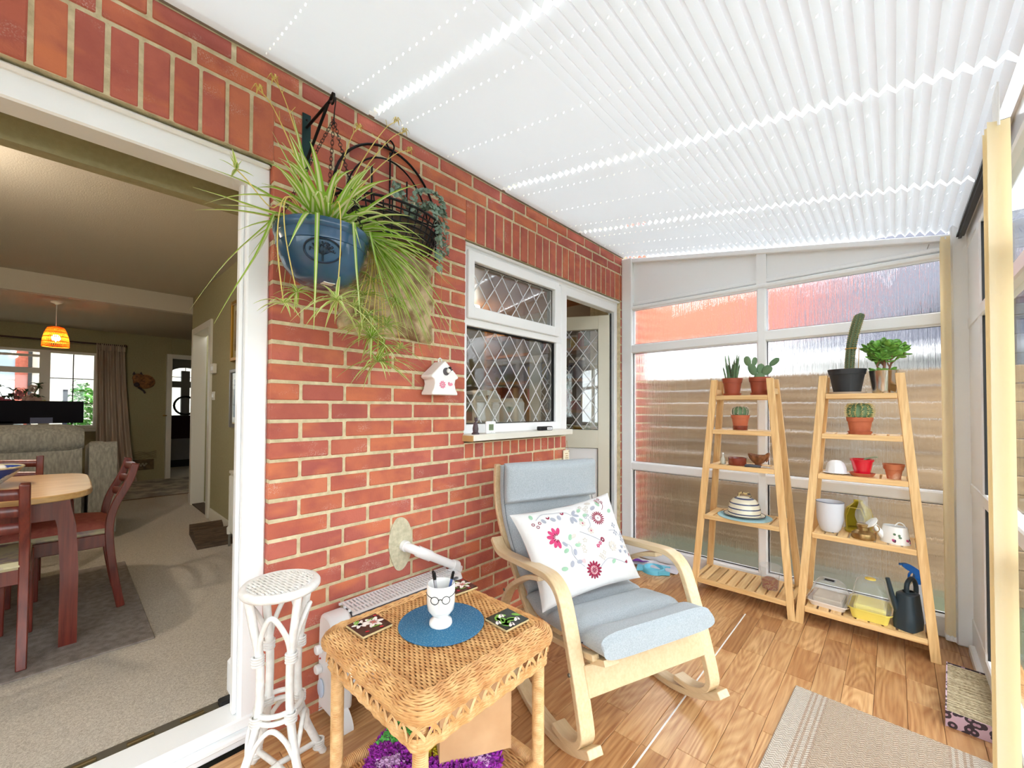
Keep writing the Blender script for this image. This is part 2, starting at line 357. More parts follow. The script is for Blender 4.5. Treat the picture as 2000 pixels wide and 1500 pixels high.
t=MB(); t.box((-.19,.415,.09),(-.15,.46,.112),.004); t.build('lock_keep',GASKET,door_1)
bx((-.235,.452,.10),(-.15,.50,.235),.012).build('corner_block',W_FRAME,door_1)
# ---- conservatory floor: planks on a sub floor
def plank_floor():
    fl=struct(bx((-.0,-2.9,-.06),(2.1,3.32,-.004)).build('floor',mat('floor_joint',S(110,72,42),.8),smooth=0),'wood-look plank floor of the conservatory with one white seam','floor')
    PM=[grain_mat('oak_plank_a',S(226,184,132),S(184,128,78),S(166,110,66),1,rings=10,rnd=.08,world=True,rough=.33,coat=.1),
        grain_mat('oak_plank_b',S(212,164,112),S(164,108,64),S(144,94,56),1,rings=10,rnd=.10,world=True,rough=.33,coat=.1)]
    rn=random.Random(3); x=-.005; w=.1025; c=0; lens=(.19,.38,.29,.47)
    cache={}
    while x<2.05:
        x1=x+w; y=-2.9+rn.random()*.3-.3; 
        while y<3.3:
            L=rn.choice(lens); a,b=max(y,-2.9),min(y+L,3.29)
            if b-a>.03:
                k=(round(b-a,3),rn.random()<.42); 
                if k not in cache: cache[k]=MB().box((0,0,-.005),(w-.0012,k[0]-.0012,0),.0012).mesh('plank',PM[k[1]],0)
                link('plank',cache[k],fl,(x,a,0))
            y+=L
        x=x1
    bx((1.043,-1.2,0),(1.049,2.78,.0012)).build('seam_strip',mat('white_seam',S(238,236,232),.5),fl)
    return fl
floor=plank_floor()
# ---- kitchen window
LIT=lambda y0,y1,z0,z1,w,h:(y0,y1,z0,z1,w,h)
def lattice(parent,M,y0,y1,z0,z1,w=.13,h=.172,off=0):
    # crossing lead strips on a pane; M maps (y,z) plane coordinates to the parent
    s=h/w; k=0
    for sg in (1,-1):
        n0=-40
        for i in range(n0,60):
            c=i*h+off; pts=[]
            # line z = z0 + sg*s*(y-y0) + c ; clip to rectangle
            for y in (y0,y1):
                z=z0+sg*s*(y-y0)+c
                if z0<=z<=z1: pts.append((y,z))
            for z in (z0,z1):
                y=y0+(z-z0-c)/(sg*s)
                if y0<y<y1: pts.append((y,z))
            if len(pts)>=2 and math.dist(pts[0],pts[1])>.012:
                a,b=pts[0],pts[1]; MB().bar(M(*a),M(*b),.0022,.0062,up=Mn(M)).build('lead_strip',LEAD,parent,0); k+=1
def Mn(M):
    a=Vector(M(0,0)); b=Vector(M(1,0)); c=Vector(M(0,1)); n=(b-a).cross(c-a).normalized()
    # bar(): height lies along up, so give an in-plane vector instead of the normal
    return n.cross((b-a).normalized()) if abs(n.z)<.9 else (1,0,0)
win=FB()
xo,xi=-.03,-.10
win.box((xi,1.473,1.08),(xo,1.513,2.14),.004); win.box((xi,2.395,1.03),(xo,2.468,2.14),.004); win.box((xi,1.473,2.10),(xo,3.215,2.14),.004); win.box((xi,1.473,1.68),(xo,2.43,1.725),.004)
win.box((xi,1.473,1.065),(xo,2.43,1.13),.004); win.box((xi,3.168,.03),(xo,3.215,2.14),.004); win.box((xi,2.41,2.04),(xo,3.2,2.11),.004); win.box((xi,2.34,1.1),(xo,2.43,2.1),.004)
win.box((-.06,1.473,2.118),(-.004,3.225,2.142),.006)
window_1=struct(win.build('window_1',W_FRAME),'white framed kitchen window with diamond leaded glass in brick wall','window')
v=FB()   # top-hung vent sash
for a,b in (((-.09,1.505,1.722),(-.012,1.553,2.104)),((-.09,2.302,1.722),(-.012,2.352,2.104)),((-.09,1.505,2.042),(-.012,2.352,2.104)),((-.09,1.505,1.722),(-.012,2.352,1.79))): v.box(a,b,.004)
vs_=v.build('vent_sash',W_FRAME,window_1)
g=FB()
for a,b in (((-.045,1.551,1.788),(-.04,1.557,2.044)),((-.045,2.298,1.788),(-.04,2.304,2.044)),((-.045,1.551,2.038),(-.04,2.304,2.044)),((-.045,1.551,1.788),(-.04,2.304,1.793))): g.box(a,b)
g.build('gasket',GASKET,vs_,0)
bx((-.062,1.553,1.79),(-.056,2.302,2.042)).build('pane',GLASS_WIN,window_1,0)
bx((-.078,1.513,1.13),(-.072,2.34,1.682)).build('pane',GLASS_WIN,window_1,0)
g=FB(); g.box((-.07,1.513,1.674),(-.05,2.34,1.681)); g.box((-.07,2.333,1.13),(-.05,2.34,1.68)); g.box((-.07,1.513,1.13),(-.05,2.34,1.135)); g.build('gasket',GASKET,window_1,0)
lattice(window_1,lambda y,z:(-.055,y,z),1.555,2.302,1.792,2.04,off=.06)
lattice(window_1,lambda y,z:(-.071,y,z),1.513,2.336,1.133,1.68,off=.03)
s=MB().box((-.04,1.462,1.045),(.088,2.372,1.079),.003); 
sill=s.build('sill',W_SATIN,window_1); bx((.0,1.4575,1.042),(.084,1.4625,1.073)).build('raw_end',mat('bare_timber',S(198,160,104),.8),sill)
# ---- kitchen door, hinged at the far jamb, standing open into the kitchen
ang=R(62); dd=Vector((-sin(ang),-cos(ang),0)); hp=Vector((-.075,3.165,0)); DL=.70
door_2=struct(bpy.data.objects.new('door_2',None),'white half glazed kitchen door with diamond leading standing open','door'); C.objects.link(door_2)
door_2.location=hp; door_2.rotation_euler=(0,0,math.atan2(dd.y,dd.x))
f=FB()   # local x along the leaf, y thickness, z up
for a,b in (((0,-.03,.05),(.1,.03,2.02)),((DL-.1,-.03,.05),(DL,.03,2.02)),((0,-.03,1.9),(DL,.03,2.02)),((0,-.03,.88),(DL,.03,1.04)),((0,-.03,.05),(DL,.03,.2))): f.box(a,b,.004)
f.build('frame',mat('aged_upvc',S(226,222,204),.35),door_2)
bx((.1,-.006,1.04),(DL-.1,.0,1.9)).build('pane',GLASS_WIN,door_2,0)
bx((.1,-.012,.2),(DL-.1,.012,.88)).build('lower_panel',W_FRAME,door_2)
g=FB()
for z0,z1 in ((1.04,1.9),(.2,.88)):
    for y in (-.031,.031):
        for a,b in (((.097,y,z0-.003),(.104,y,z1+.003)),((DL-.104,y,z0-.003),(DL-.097,y,z1+.003)),((.097,y,z0-.003),(DL-.097,y,z0+.004)),((.097,y,z1-.004),(DL-.097,y,z1+.003))): g.box((a[0],y-.0012,a[2]),(b[0],y+.0012,b[2]))
g.build('gasket',GASKET,door_2,0)
lattice(door_2,lambda x,z:(x,.004,z),.1,DL-.1,1.04,1.9,w=.125,h=.165)
MB().box((-.012,-.034,.05),(0,.034,2.03)).build('hinge_gasket',GASKET,door_2,0)
# ---- glazed end wall (rain glass)
ew=FB(); y0,y1=3.222,3.30
def roof_z(x): return 2.522-.172*x
for a,b in (((.0,y0,0),(.097,y1,2.5)),((1.018,y0,0),(1.075,y1,2.05)),((.0,y0,0),(1.99,y1,.118)),((.0,y0,.711),(1.99,y1,.78)),((.0,y0,1.684),(1.99,y1,1.759)),((.0,y0,2.048),(1.99,y1,2.085)),((1.92,y0,0),(2.0,y1,2.15))): ew.box(a,b,.008)
ew.box((.0,3.235,2.085),(1.99,y1,2.12),.006); ew.prism([(0,2.08),(1.99,2.08),(1.99,roof_z(1.99)-.015),(0,roof_z(0)-.015)],3.26,3.29)
ew.bar((0,3.25,roof_z(0)-.035),(1.99,3.25,roof_z(1.99)-.035),.05,.035,ch=.004); ew.box((.04,3.225,2.08),(.085,3.27,2.49),.005)
ew.prism([(1.015,2.08),(1.075,2.08),(1.075,2.325),(1.015,2.335)],3.235,3.27)
window_2=struct(ew.build('window_2',W_FRAME),'white framed glazed end wall with streaky rain glass panes','window')
PX=((.097,1.018),(1.075,1.92)); PZ=((.118,.711),(.78,1.684),(1.759,2.048)); gk=FB()
for (xa,xb) in PX:
    for (za,zb) in PZ:
        bx((xa,3.262,za),(xb,3.268,zb)).build('pane',RAIN,window_2,0)
        for a,b in (((xa,3.252,za),(xa+.006,3.262,zb)),((xa,3.252,zb-.006),(xb,3.262,zb)),((xa,3.252,za),(xb,3.262,za+.006))): gk.box(a,b)
gk.build('gasket',GASKET,window_2,0)
MB().bar((1.86,3.255,2.145),(1.845,3.25,2.095),.002,.002).build('latch_pin',ALU,window_2,0)
# ---- right hand glazed side
rw=FB(); xa,xb=1.992,2.05
rw.box((1.935,3.17,0),(2.05,3.30,2.22),.008); rw.box((xa,2.75,0),(xb,3.2,.16),.006); rw.box((xa,-2.9,0),(xb,3.2,.13),.006); rw.box((xa,-2.9,2.06),(xb,3.2,2.16),.006)
for y in (2.76,1.52,.4,-.7,-1.85): rw.box((xa,y,0),(xb,y+.09,2.1),.006)
rw.box((xa+.005,2.85,.1),(xb,3.2,2.1),.004); rw.box((xa,-2.9,.79),(xb,3.2,.85),.006); rw.box((xa,-2.9,1.64),(xb,3.2,1.70),.006); rw.box((1.97,1.6,.0),(2.0,3.1,.05),.006)
window_3=struct(rw.build('window_3',W_FRAME),'white framed glazed side wall of the conservatory facing the garden','window')
for ya,yb in ((1.61,2.76),(.49,1.52),(-.61,.4),(-1.76,-.7),(-2.9,-1.85)):
    for za,zb in ((.13,.79),(.85,1.64),(1.70,2.06)): bx((2.02,ya,za),(2.026,yb,zb)).build('pane',GLASS,window_3,0)
g=FB()
for za,zb in ((.13,.79),(.85,1.64),(1.70,2.06)): g.box((1.999,2.748,za),(2.02,2.76,zb))
g.build('gasket',GASKET,window_3,0)
# unseen back end behind the camera: fully glazed to add front light
bw=FB(); yb=-2.9
for a,b in (((0,yb,0),(2.05,yb+.06,.12)),((0,yb,.72),(2.05,yb+.06,.78)),((0,yb,2.05),(2.05,yb+.06,2.2)),((0,yb,0),(.09,yb+.06,2.5)),((1.0,yb,0),(1.06,yb+.06,2.2)),((1.95,yb,0),(2.05,yb+.06,2.2))): bw.box(a,b)
bw.prism([(0,2.2),(2.05,2.2),(2.05,2.19),(0,2.5)],yb,yb+.05)
wall_back=struct(bw.build('wall_back',W_FRAME,smooth=0),'unseen white framed end wall, fully glazed to add front light','wall')
bx((.09,yb+.027,.12),(1.95,yb+.033,2.05)).build('pane',GLASS,wall_back,0)
# ---- roof: polycarbonate, bars and eaves
PC=pane_mat('polycarbonate',(.93,.95,.96,1),.8)
rf=MB(); zr=lambda x:roof_z(x)+.075
rf.add([(-.02,-2.9,zr(-.02)),(2.06,-2.9,zr(2.06)),(2.06,3.3,zr(2.06)),(-.02,3.3,zr(-.02)),(-.02,-2.9,zr(-.02)+.016),(2.06,-2.9,zr(2.06)+.016),(2.06,3.3,zr(2.06)+.016),(-.02,3.3,zr(-.02)+.016)],[(3,2,1,0),(4,5,6,7),(0,1,5,4),(1,2,6,5),(2,3,7,6),(3,0,4,7)])
ceiling=struct(rf.build('ceiling',PC,smooth=0),'sloping translucent roof above the pleated blinds','roof')
e=MB(); e.box((-.01,-2.9,2.515),(.018,3.25,2.545)); e.build('wall_flashing',mat('flashing',S(150,140,128),.6),ceiling,0)
e=MB(); e.box((1.985,-2.9,2.14),(2.06,3.3,2.27)); e.build('eaves_beam',W_FRAME,ceiling,0)
e=MB(); e.box((1.955,2.0,2.128),(1.985,3.16,2.143)); e.box((1.963,2.0,2.118),(1.975,3.16,2.129)); e.build('blind_rail',mat('dark_rail',S(40,42,46),.4,.4),ceiling,0)
for y in (-2.2,-1.4,-.78,.07,.905,1.745,2.56): MB().bar((.0,y,zr(0)+.02),(2.0,y,zr(2.0)+.02),.012,.03).build('glazing_bar',W_FRAME,ceiling,0)
# ================= PLEATED ROOF BLINDS =================
BLIND=sheet_mat('pleated_blind_fabric',(.84,.86,.885,1),.13)
def roof_blind(ya,yb,label):
    N=48; xs=[.02+(1.965-.02)*i/(2*N) for i in range(2*N+1)]; L=yb-ya
    cords=[.115,L*.5-.0,L-.115]; cols=[0]
    for c in cords: cols+=[c-.0022,c+.0022]
    cols.append(L); ch=set(range(1,len(cols)-1,2)); m=MB()
    skew=random.uniform(-.004,.004)
    def P(x,k,y): 
        j=(random.random()-.5)*.0
        return (x,ya+y+j,roof_z(x)+(.0115 if k%2 else -.0115))
    vs=[];idx={}
    for i,x in enumerate(xs):
        for j,y in enumerate(cols):
            yy=y
            if j==0: yy=y+.007*(i%2)+.003*sin(i*.35+ya)
            if j==len(cols)-1: yy=y-.007*(i%2)+.003*sin(i*.3+ya*2)
            idx[i,j]=len(vs); vs.append(P(x,i,yy))
    fs=[]
    for i in range(2*N):
        for j in range(len(cols)-1):
            if j in ch:
                # a slot for the cord in the middle of each pleat face
                a=[Vector(vs[idx[i,j]]),Vector(vs[idx[i+1,j]]),Vector(vs[idx[i+1,j+1]]),Vector(vs[idx[i,j+1]])]
                if i%2==0:
                    t0,t1=.36,.62; b=len(vs); vs+=[tuple(a[0].lerp(a[1],t0)),tuple(a[3].lerp(a[2],t0)),tuple(a[0].lerp(a[1],t1)),tuple(a[3].lerp(a[2],t1))]
                    fs.append((idx[i,j],b,b+1,idx[i,j+1])); fs.append((b+2,idx[i+1,j],idx[i+1,j+1],b+3)); continue
            fs.append((idx[i,j],idx[i+1,j],idx[i+1,j+1],idx[i,j+1]))
    m.add(vs,fs)
    return tag(m.build('pleated_blind',BLIND,smooth=0),label,'roof blind','pleated roof blinds')
roof_blind(-2.85,-1.41,'white pleated roof blind at the back end behind the viewpoint'); roof_blind(-1.38,.055,'white pleated roof blind nearest the viewer above the patio door')
roof_blind(.075,.888,'white pleated roof blind above the hanging spider plant')
roof_blind(.912,1.732,'white pleated roof blind above the stone plaque and birdhouse')
roof_blind(1.755,2.545,'white pleated roof blind above the kitchen window')
roof_blind(2.568,3.236,'narrow white pleated roof blind against the glazed end wall')
# ================= VERTICAL BLINDS =================
CREAM=sheet_mat('cream_blind_fabric',S(250,242,216),.5,S(250,226,170))
def slat_stack(name,label,pts,z0,z1,w,ang,grp):
    t=thing(name,label,'vertical blind',(pts[0][0],pts[0][1],z0),0,grp); me={}
    o=Vector((pts[0][0],pts[0][1],0))
    for i,(x,y) in enumerate(pts):
        a=ang+random.uniform(-.12,.12); d=Vector((cos(a),sin(a),0)); n=Vector((-sin(a),cos(a),0)); m=MB(); path=[]
        for k in range(7):
            s=(k/6-.5)*w; path.append(d*s+n*(.006*cos((k/6-.5)*PI)))
        dz=.012*(i%3)
        vs=[(p.x+x-o.x,p.y+y-o.y,0) for p in path]+[(p.x+x-o.x,p.y+y-o.y,z1-z0-dz) for p in path]
        m.add(vs,[(k,k+1,k+8,k+7) for k in range(6)]); m.build('slat',CREAM,t,60)
        MB().tube([(x-o.x,y-o.y,z1-z0-.015),(x-o.x,y-o.y,2.125-z0)],.003,5).build('hanger',W_FRAME,t,0)
    if name=='vertical_blind':
        m=MB()
        for i,(x,y) in enumerate(pts): m.box((x-o.x-.02,y-o.y-.006,-.012),(x-o.x+.02,y-o.y+.006,.012),.003)
        m.build('weights',W_FRAME,t)
    return t
slat_stack('vertical_blind','cream vertical blind slats stacked at right edge above the rug',[(1.927,1.73+.012*i) for i in range(7)],.03,2.02,.046,R(14),'vertical blinds')
slat_stack('vertical_blind','cream vertical blind slats bunched in the corner beside the tall shelf',[(1.913,3.105+.014*i) for i in range(6)],.05,2.13,.036,R(8),'vertical blinds')
ch=MB()
for i in range(40): ch.ball((1.895+.0045*(i%8),3.08+.012*(i//8),.06+.006*sin(i*1.9)),.0035,5,3)
tag(ch.build('bead_chain',W_FRAME),'white bead chain at the foot of the corner blind','chain')
# ================= LIVING ROOM =================
ZC=.09
def S_(m,name,material,label,cat,smooth=0): return struct(m.build(name,material,smooth=smooth),label,cat)
S_(bx((-8.4,-3.0,-.1),(-.2,3.0,ZC)),'floor_living',CARPET,'beige speckled carpet of the living room','carpet')
m=FB(); m.box((-.34,.498,0),(-.285,1.04,2.56)); m.box((-.34,-1.6,2.035),(-.285,.51,2.56)); m.box((-.34,-3.0,0),(-.285,-1.43,2.56)); S_(m,'wall_front',OLIVE,'olive plaster lining of the patio door wall','wall')
m=FB(); m.box((-3.45,1.02,0),(-.3,1.11,2.56)); m.box((-4.42,1.02,0),(-4.28,1.11,2.56)); m.box((-4.3,1.02,2.06),(-3.4,1.11,2.56)); wr=S_(m,'wall_right',OLIVE,'olive living room wall with pictures and radiator','wall')
m=FB(); m.box((-4.5,-3.0,2.318),(-4.40,1.2,2.56)); S_(m,'trim_1',CEIL_W,'pale ceiling beam step between dining and sitting areas','beam')
S_(bx((-4.45,-3.0,2.515),(-.3,1.12,2.56)),'ceiling_dining',CEIL_W,'textured ceiling over the dining area','ceiling')
S_(bx((-8.4,-3.0,2.315),(-4.45,3.0,2.36)),'ceiling_lounge',CEIL_W,'lower ceiling over the sitting area with pendant lamp','ceiling')
m=FB(); m.box((-6.85,-3.0,0),(-6.75,.33,.9)); m.box((-6.85,.33,0),(-6.75,1.15,2.36)); m.box((-6.85,-3.0,1.985),(-6.75,.35,2.36)); m.box((-6.85,1.15,2.0),(-6.75,1.93,2.36)); m.box((-6.85,1.93,0),(-6.75,3.0,2.36)); S_(m,'wall_far',OLIVE,'olive far wall with window and hall doorway','wall')
S_(bx((-8.4,-3.1,0),(-.3,-3.0,2.56)),'wall_side',OLIVE,'olive side wall of the living room','wall')
m=FB(); m.box((-6.8,2.9,0),(-4.4,3.0,2.36)); m.box((-4.44,1.1,0),(-4.36,3.0,2.36)); S_(m,'wall_side_lounge',OLIVE,'olive wall of the sitting area behind the nib','wall')
S_(bx((-4.42,1.012,ZC),(-4.29,1.02,ZC+.11)),'baseboard_right',W_SATIN,'white skirting board along the olive wall','skirting')
S_(bx((-3.36,1.006,ZC),(-.35,1.02,ZC+.11)),'baseboard_right_long',W_SATIN,'long white skirting board below the pictures','skirting')
# doorway in the right wall with a door folded open behind it
m=FB(); m.box((-3.49,1.0,ZC),(-3.40,1.13,2.1)); m.box((-4.32,1.0,ZC),(-4.24,1.13,2.1)); m.box((-4.32,1.0,2.05),(-3.40,1.13,2.12)); d3=struct(m.build('door_3',W_SATIN),'cream painted doorway casing beside the framed pictures','doorway')
MB().box((-4.20,1.14,ZC),(-3.50,1.17,2.04)).build('leaf',W_SATIN,d3)
for z in (.35,1.82): bx((-3.515,1.128,z),(-3.49,1.14,z+.09)).build('hinge',GASKET,d3)
bx((-4.28,1.02,ZC),(-3.44,1.13,ZC+.012)).build('threshold',mat('dark_threshold',S(70,52,40),.6),d3)
m=FB(); m.box((-4.36,2.0,0),(-2.9,2.1,2.4)); m.box((-2.95,1.1,0),(-2.88,2.1,2.4)); S_(m,'wall_hall',OLIVE,'olive passage wall beyond the doorway','wall')
# far window
m=FB()
for a,b in ((.285,.33),(-.235,-.135),(-1.4,-1.3),(-2.4,-2.3)): m.box((-6.84,a,.9),(-6.78,b,1.99))
m.box((-6.84,-2.4,.9),(-6.78,.33,.95)); m.box((-6.84,-2.4,1.95),(-6.78,.33,1.99)); m.box((-6.86,-2.4,.86),(-6.66,.35,.9)); m.box((-6.84,-1.35,1.66),(-6.78,-.2,1.74)); m.box((-6.83,-1.3,1.88),(-6.79,-.23,1.92))
w4=struct(m.build('window_4',W_SATIN),'far living room window with dark leaded bars','window')
bx((-6.812,-2.3,.95),(-6.808,.29,1.95)).build('pane',GLASS,w4,0)
for z in (1.25,1.6): bx((-6.806,-.135,z),(-6.80,.285,z+.012)).build('lead_bar',GASKET,w4,0)
bx((-6.806,.075,.95),(-6.80,.087,1.95)).build('lead_bar',GASKET,w4,0)
# hall door open leaf and front door
m=FB(); m.box((-6.76,1.09,ZC),(-6.68,1.155,2.03)); m.box((-6.76,1.88,ZC),(-6.7,1.95,2.03)); m.box((-6.76,1.09,1.985),(-6.69,1.95,2.05)); d5=struct(m.build('door_5',W_SATIN),'cream casing and door edge of the hall doorway','doorway')
MB().tube([(-6.68,1.085,1.08),(-6.62,1.085,1.08),(-6.62,1.04,1.08)],.009,8).build('handle',mat('brass',S(150,120,60),.3,.9),d5)
DOORG=mat('grey_door',S(150,148,150),.5)
m=FB()
for a,b in (((-8.28,1.18,0),(-8.2,1.33,2.1)),((-8.28,1.50,.95),(-8.2,1.63,1.9)),((-8.28,1.80,0),(-8.2,2.0,2.1)),((-8.28,1.2,1.58),(-8.2,1.95,1.70)),((-8.28,1.2,1.97),(-8.2,1.95,2.12)),((-8.28,1.2,0),(-8.2,1.95,1.06))): m.box(a,b)
d6=struct(m.build('door_6',DOORG,smooth=0),'grey front door in the hall with fan light and two panes','door')
bx((-8.25,1.3,1.0),(-8.245,1.85,2.0)).build('pane',GLASS,d6,0)
MB().prism([(1.33,1.97)]+[(1.565+.27*cos(PI-PI*i/10),1.78+.18*sin(PI*i/10)) for i in range(11)]+[(1.80,1.97)],-8.24,-8.215,0).build('arch_head',DOORG,d6,0)
for pts in ([(1.50,1.78),(1.565,1.86),(1.63,1.78),(1.565,1.715),(1.50,1.78)],[(1.33,1.78),(1.50,1.78)],[(1.63,1.78),(1.80,1.78)],[(1.565,1.86),(1.565,1.97)]): MB().tube([(-8.235,a,b) for a,b in pts],.006,4).build('lead_line',GASKET,d6,0)
MB().tube([(-8.18,1.565+.17*cos(2*PI*i/20),1.24+.17*sin(2*PI*i/20)) for i in range(20)],.02,6,closed=True).build('ring',GASKET,d6)
bx((-8.2,1.32,.62),(-8.17,1.80,1.05)).build('letter_curtain',mat('dark_curtain',S(58,34,40),.9),d6); bx((-8.2,1.28,ZC),(-8.19,1.9,ZC+.13)).build('kick_plate',GASKET,d6)
S_(bx((-8.4,1.1,0),(-8.29,1.25,2.36)),'wall_entry',OLIVE,'narrow olive wall beside the front door','wall')
bm_=FB(); bm_.box((-6.85,2.0,0),(-8.35,2.1,2.36)); bm_.box((-6.85,.95,0),(-8.35,1.05,2.36)); S_(bm_,'wall_entry_side',OLIVE,'olive side walls of the entrance hall','wall')
# rug of the far room edge
# ---- furnishing
REDWOOD=grain_mat('red_mahogany',S(126,52,38),S(90,30,25),S(70,22,20),2,rings=5,rough=.28,rnd=.08,coat=.4)
OAKTOP=grain_mat('oak_table_top',S(224,188,130),S(196,150,92),S(180,132,78),1,rings=5,rough=.3,rnd=0,coat=.3)
def dining_table():
    t=thing('dining_table','oak topped dining table with dark red legs in the living room','table',(-1.585,-.65,ZC+.008))
    hx,hy=.485,.76; poly=[]
    for i in range(48):
        a=2*PI*i/48; c,s_=cos(a),sin(a); e=.32; poly.append((hx*math.copysign(abs(c)**e,c),hy*math.copysign(abs(s_)**.36,s_)))
    MB().prism(poly,.68,.71,2).build('table_top',OAKTOP,t,40,bevel=.006)
    for sx in (-1,1):
        for sy in (-1,1):
            x,y=sx*.40,sy*.68; m=MB()
            path=[(x,y,0),(x,y,.35),(x*.985,y*.985,.55),(x*.93,y*.95,.68)]
            for (p,q),(wa,wb) in zip(zip(path[:-1],path[1:]),((.062,.066),(.066,.072),(.072,.12))):
                k=len(m.v); m.add([(p[0]-wa/2,p[1]-.03,p[2]),(p[0]+wa/2,p[1]-.03,p[2]),(p[0]+wa/2,p[1]+.03,p[2]),(p[0]-wa/2,p[1]+.03,p[2]),(q[0]-wb/2,q[1]-.03,q[2]),(q[0]+wb/2,q[1]-.03,q[2]),(q[0]+wb/2,q[1]+.03,q[2]),(q[0]-wb/2,q[1]+.03,q[2])],[(3,2,1,0),(4,5,6,7),(0,1,5,4),(1,2,6,5),(2,3,7,6),(3,0,4,7)])
            m.build('leg',REDWOOD,t,30)
    for sx in (-1,1): bx((sx*.40-.012,-.68,.59),(sx*.40+.012,.68,.68)).build('apron',REDWOOD,t)
    for sy in (-1,1): bx((-.4,sy*.66-.012,.59),(.4,sy*.66+.012,.68)).build('apron',REDWOOD,t)
dining_table()
PINKC=mat('pink_seat_cloth',S(196,112,98),.9,c2=S(180,96,84),scale=40,bump=.2,bscale=200)
FLORALC=mat('pale_floral_cloth',S(206,196,158),.9,c2=S(170,150,150),scale=14,lo=.48,hi=.62)
def dining_chair(label,loc,rz,cushion):
    t=thing('dining_chair',label,'chair',loc,rz,'dark red dining chairs')
    for sy in (-1,1):
        y=sy*.20
        MB().strip(cat([(-.035,0),(.0,.22),(.018,.43),(-.0,.56),(-.06,.70),(-.085,.795)],4),.036,y-.0165,y+.0165).build('back_post',REDWOOD,t,40,bevel=.004)
        MB().strip([(.40,0),(.395,.42)],.036,y-.017,y+.017).build('leg',REDWOOD,t,40,bevel=.004)
        bx((.02,y-.012,.35),(.39,y+.012,.42),.003).build('side_rail',REDWOOD,t)
    for z,x in ((.60,-.02),(.675,-.05),(.75,-.072)):
        m=MB(); m.grid(lambda u,v:(x-.028*sin(PI*u)+.009*cos(2*PI*v),lerp(-.19,.19,u),z+.024*sin(2*PI*v)+.008*sin(PI*u)),10,8,cv=True); m.build('back_rail',REDWOOD,t,60)
    for x in (.03,.385): bx((x-.012,-.19,.35),(x+.012,.19,.42),.003).build('seat_rail',REDWOOD,t)
    MB().box((.0,-.21,.415),(.415,.21,.45),.014).build('seat',FLORALC,t)
    if cushion:
        m=MB(); m.grid(lambda u,v:(lerp(-.0,.43,u),lerp(-.215,.215,v),.452+.05*(max(0,sin(PI*u)*sin(PI*v)))**.35),12,12); m.build('seat_cushion',PINKC,t,70)
dining_chair('red wooden dining chair nearest the patio door with its back turned',(-1.06,-.305,ZC+.008),PI,False)
dining_chair('red wooden dining chair with a pink seat pad at the table end',(-1.70,.20,ZC+.008),-PI/2,True)
dining_chair('red wooden dining chair on the sofa side of the table',(-2.32,-.30,ZC+.008),0,False)
RUGD=mat('taupe_rug',S(150,138,130),.95,c2=S(120,108,102),scale=30,bump=.4,bscale=300,sheen=.1)
tag(bx((-2.40,-1.6,ZC),(-.95,.32,ZC+.008),.002).build('rug',RUGD),'taupe rug under the dining table','rug')
tag(bx((-5.1,.2,ZC),(-6.6,2.4,ZC+.01),.002).build('rug',mat('grey_patterned_rug',S(190,184,172),.95,c2=S(138,134,128),scale=6,lo=.4,hi=.6,detail=6)),'pale mottled rug in front of the hall doorway','rug')
S_(bx((-5.1,.1,ZC),(-5.06,1.6,ZC+.006)),'trim_2',mat('carpet_bar',S(110,84,60),.5),'brown carpet bar between the two rooms','trim')
SOFA=mat('grey_sofa_fabric',S(160,156,144),.95,c2=S(130,128,122),scale=70,stretch=(1,1,.25),bump=.3,bscale=300,sheen=.15)
def sofa():
    t=thing('sofa','grey fabric sofa seen from behind with a rolled back','sofa',(-3.3,-.75,ZC))
    MB().box((-.9,-.88,.04),(0,.88,.42),.03).build('base',SOFA,t)
    m=MB(); m.strip(cat([(-.02,.1),(-.0,.4),(-.01,.7),(-.06,.80)],5),.12,-.80,.86); m.build('back',SOFA,t,50)
    m=MB(); m.grid(lambda u,v:(-.08+.15*cos(2*PI*v),lerp(-.82,.87,u)-(.05 if u>.99 else 0)*0,.85+.13*sin(2*PI*v)*(1-.35*max(0,(u-.93)/.07)**2)),24,16,cv=True); m.lathe([(0,0),(.10,0)],12,(-.08,.87,.85),M=Matrix.Rotation(-PI/2,4,'X')); m.build('back_roll',SOFA,t,60)
    MB().tube([(.03,-.8,.745),(.035,.8,.745)],.006,5).build('piping',SOFA,t)
    m=MB(); m.strip(cat([(.03,.06),(.06,.35),(.02,.72),(-.02,.78)],5),.10,.90,1.07); m.box((-.9,.90,.05),(.02,1.06,.78),.04); m.build('arm',SOFA,t,50)
    MB().box((-.9,-1.06,.05),(.02,-.9,.78),.04).build('arm',SOFA,t)
    for i in range(2): MB().box((-.88,-.88+.88*i,.42),(-.2,-.01+.88*i,.56),.04).build('seat_cushion',SOFA,t)
sofa()
def television():
    t=thing('television','wide black television screen behind the sofa','television',(-5.85,-.45,ZC))
    MB().box((-.03,-.62,.92),(.03,.62,1.19),.006).build('screen',mat('tv_back',S(12,12,24),.55,spec=.15),t)
    m=FB(); m.box((-.05,-.6,.95),(-.01,.6,1.1),.02); m.build('back_cover',GASKET,t); bx((.028,.18,.92),(.036,.36,.99)).build('label_panel',mat('screen_glow',S(90,96,130),.4),t)
    MB().box((-.03,-.05,.5),(.03,.05,.95)).build('stand_neck',GASKET,t); MB().box((-.2,-.6,.0),(.2,.6,.5),.01).build('cabinet',REDWOOD,t)
television()
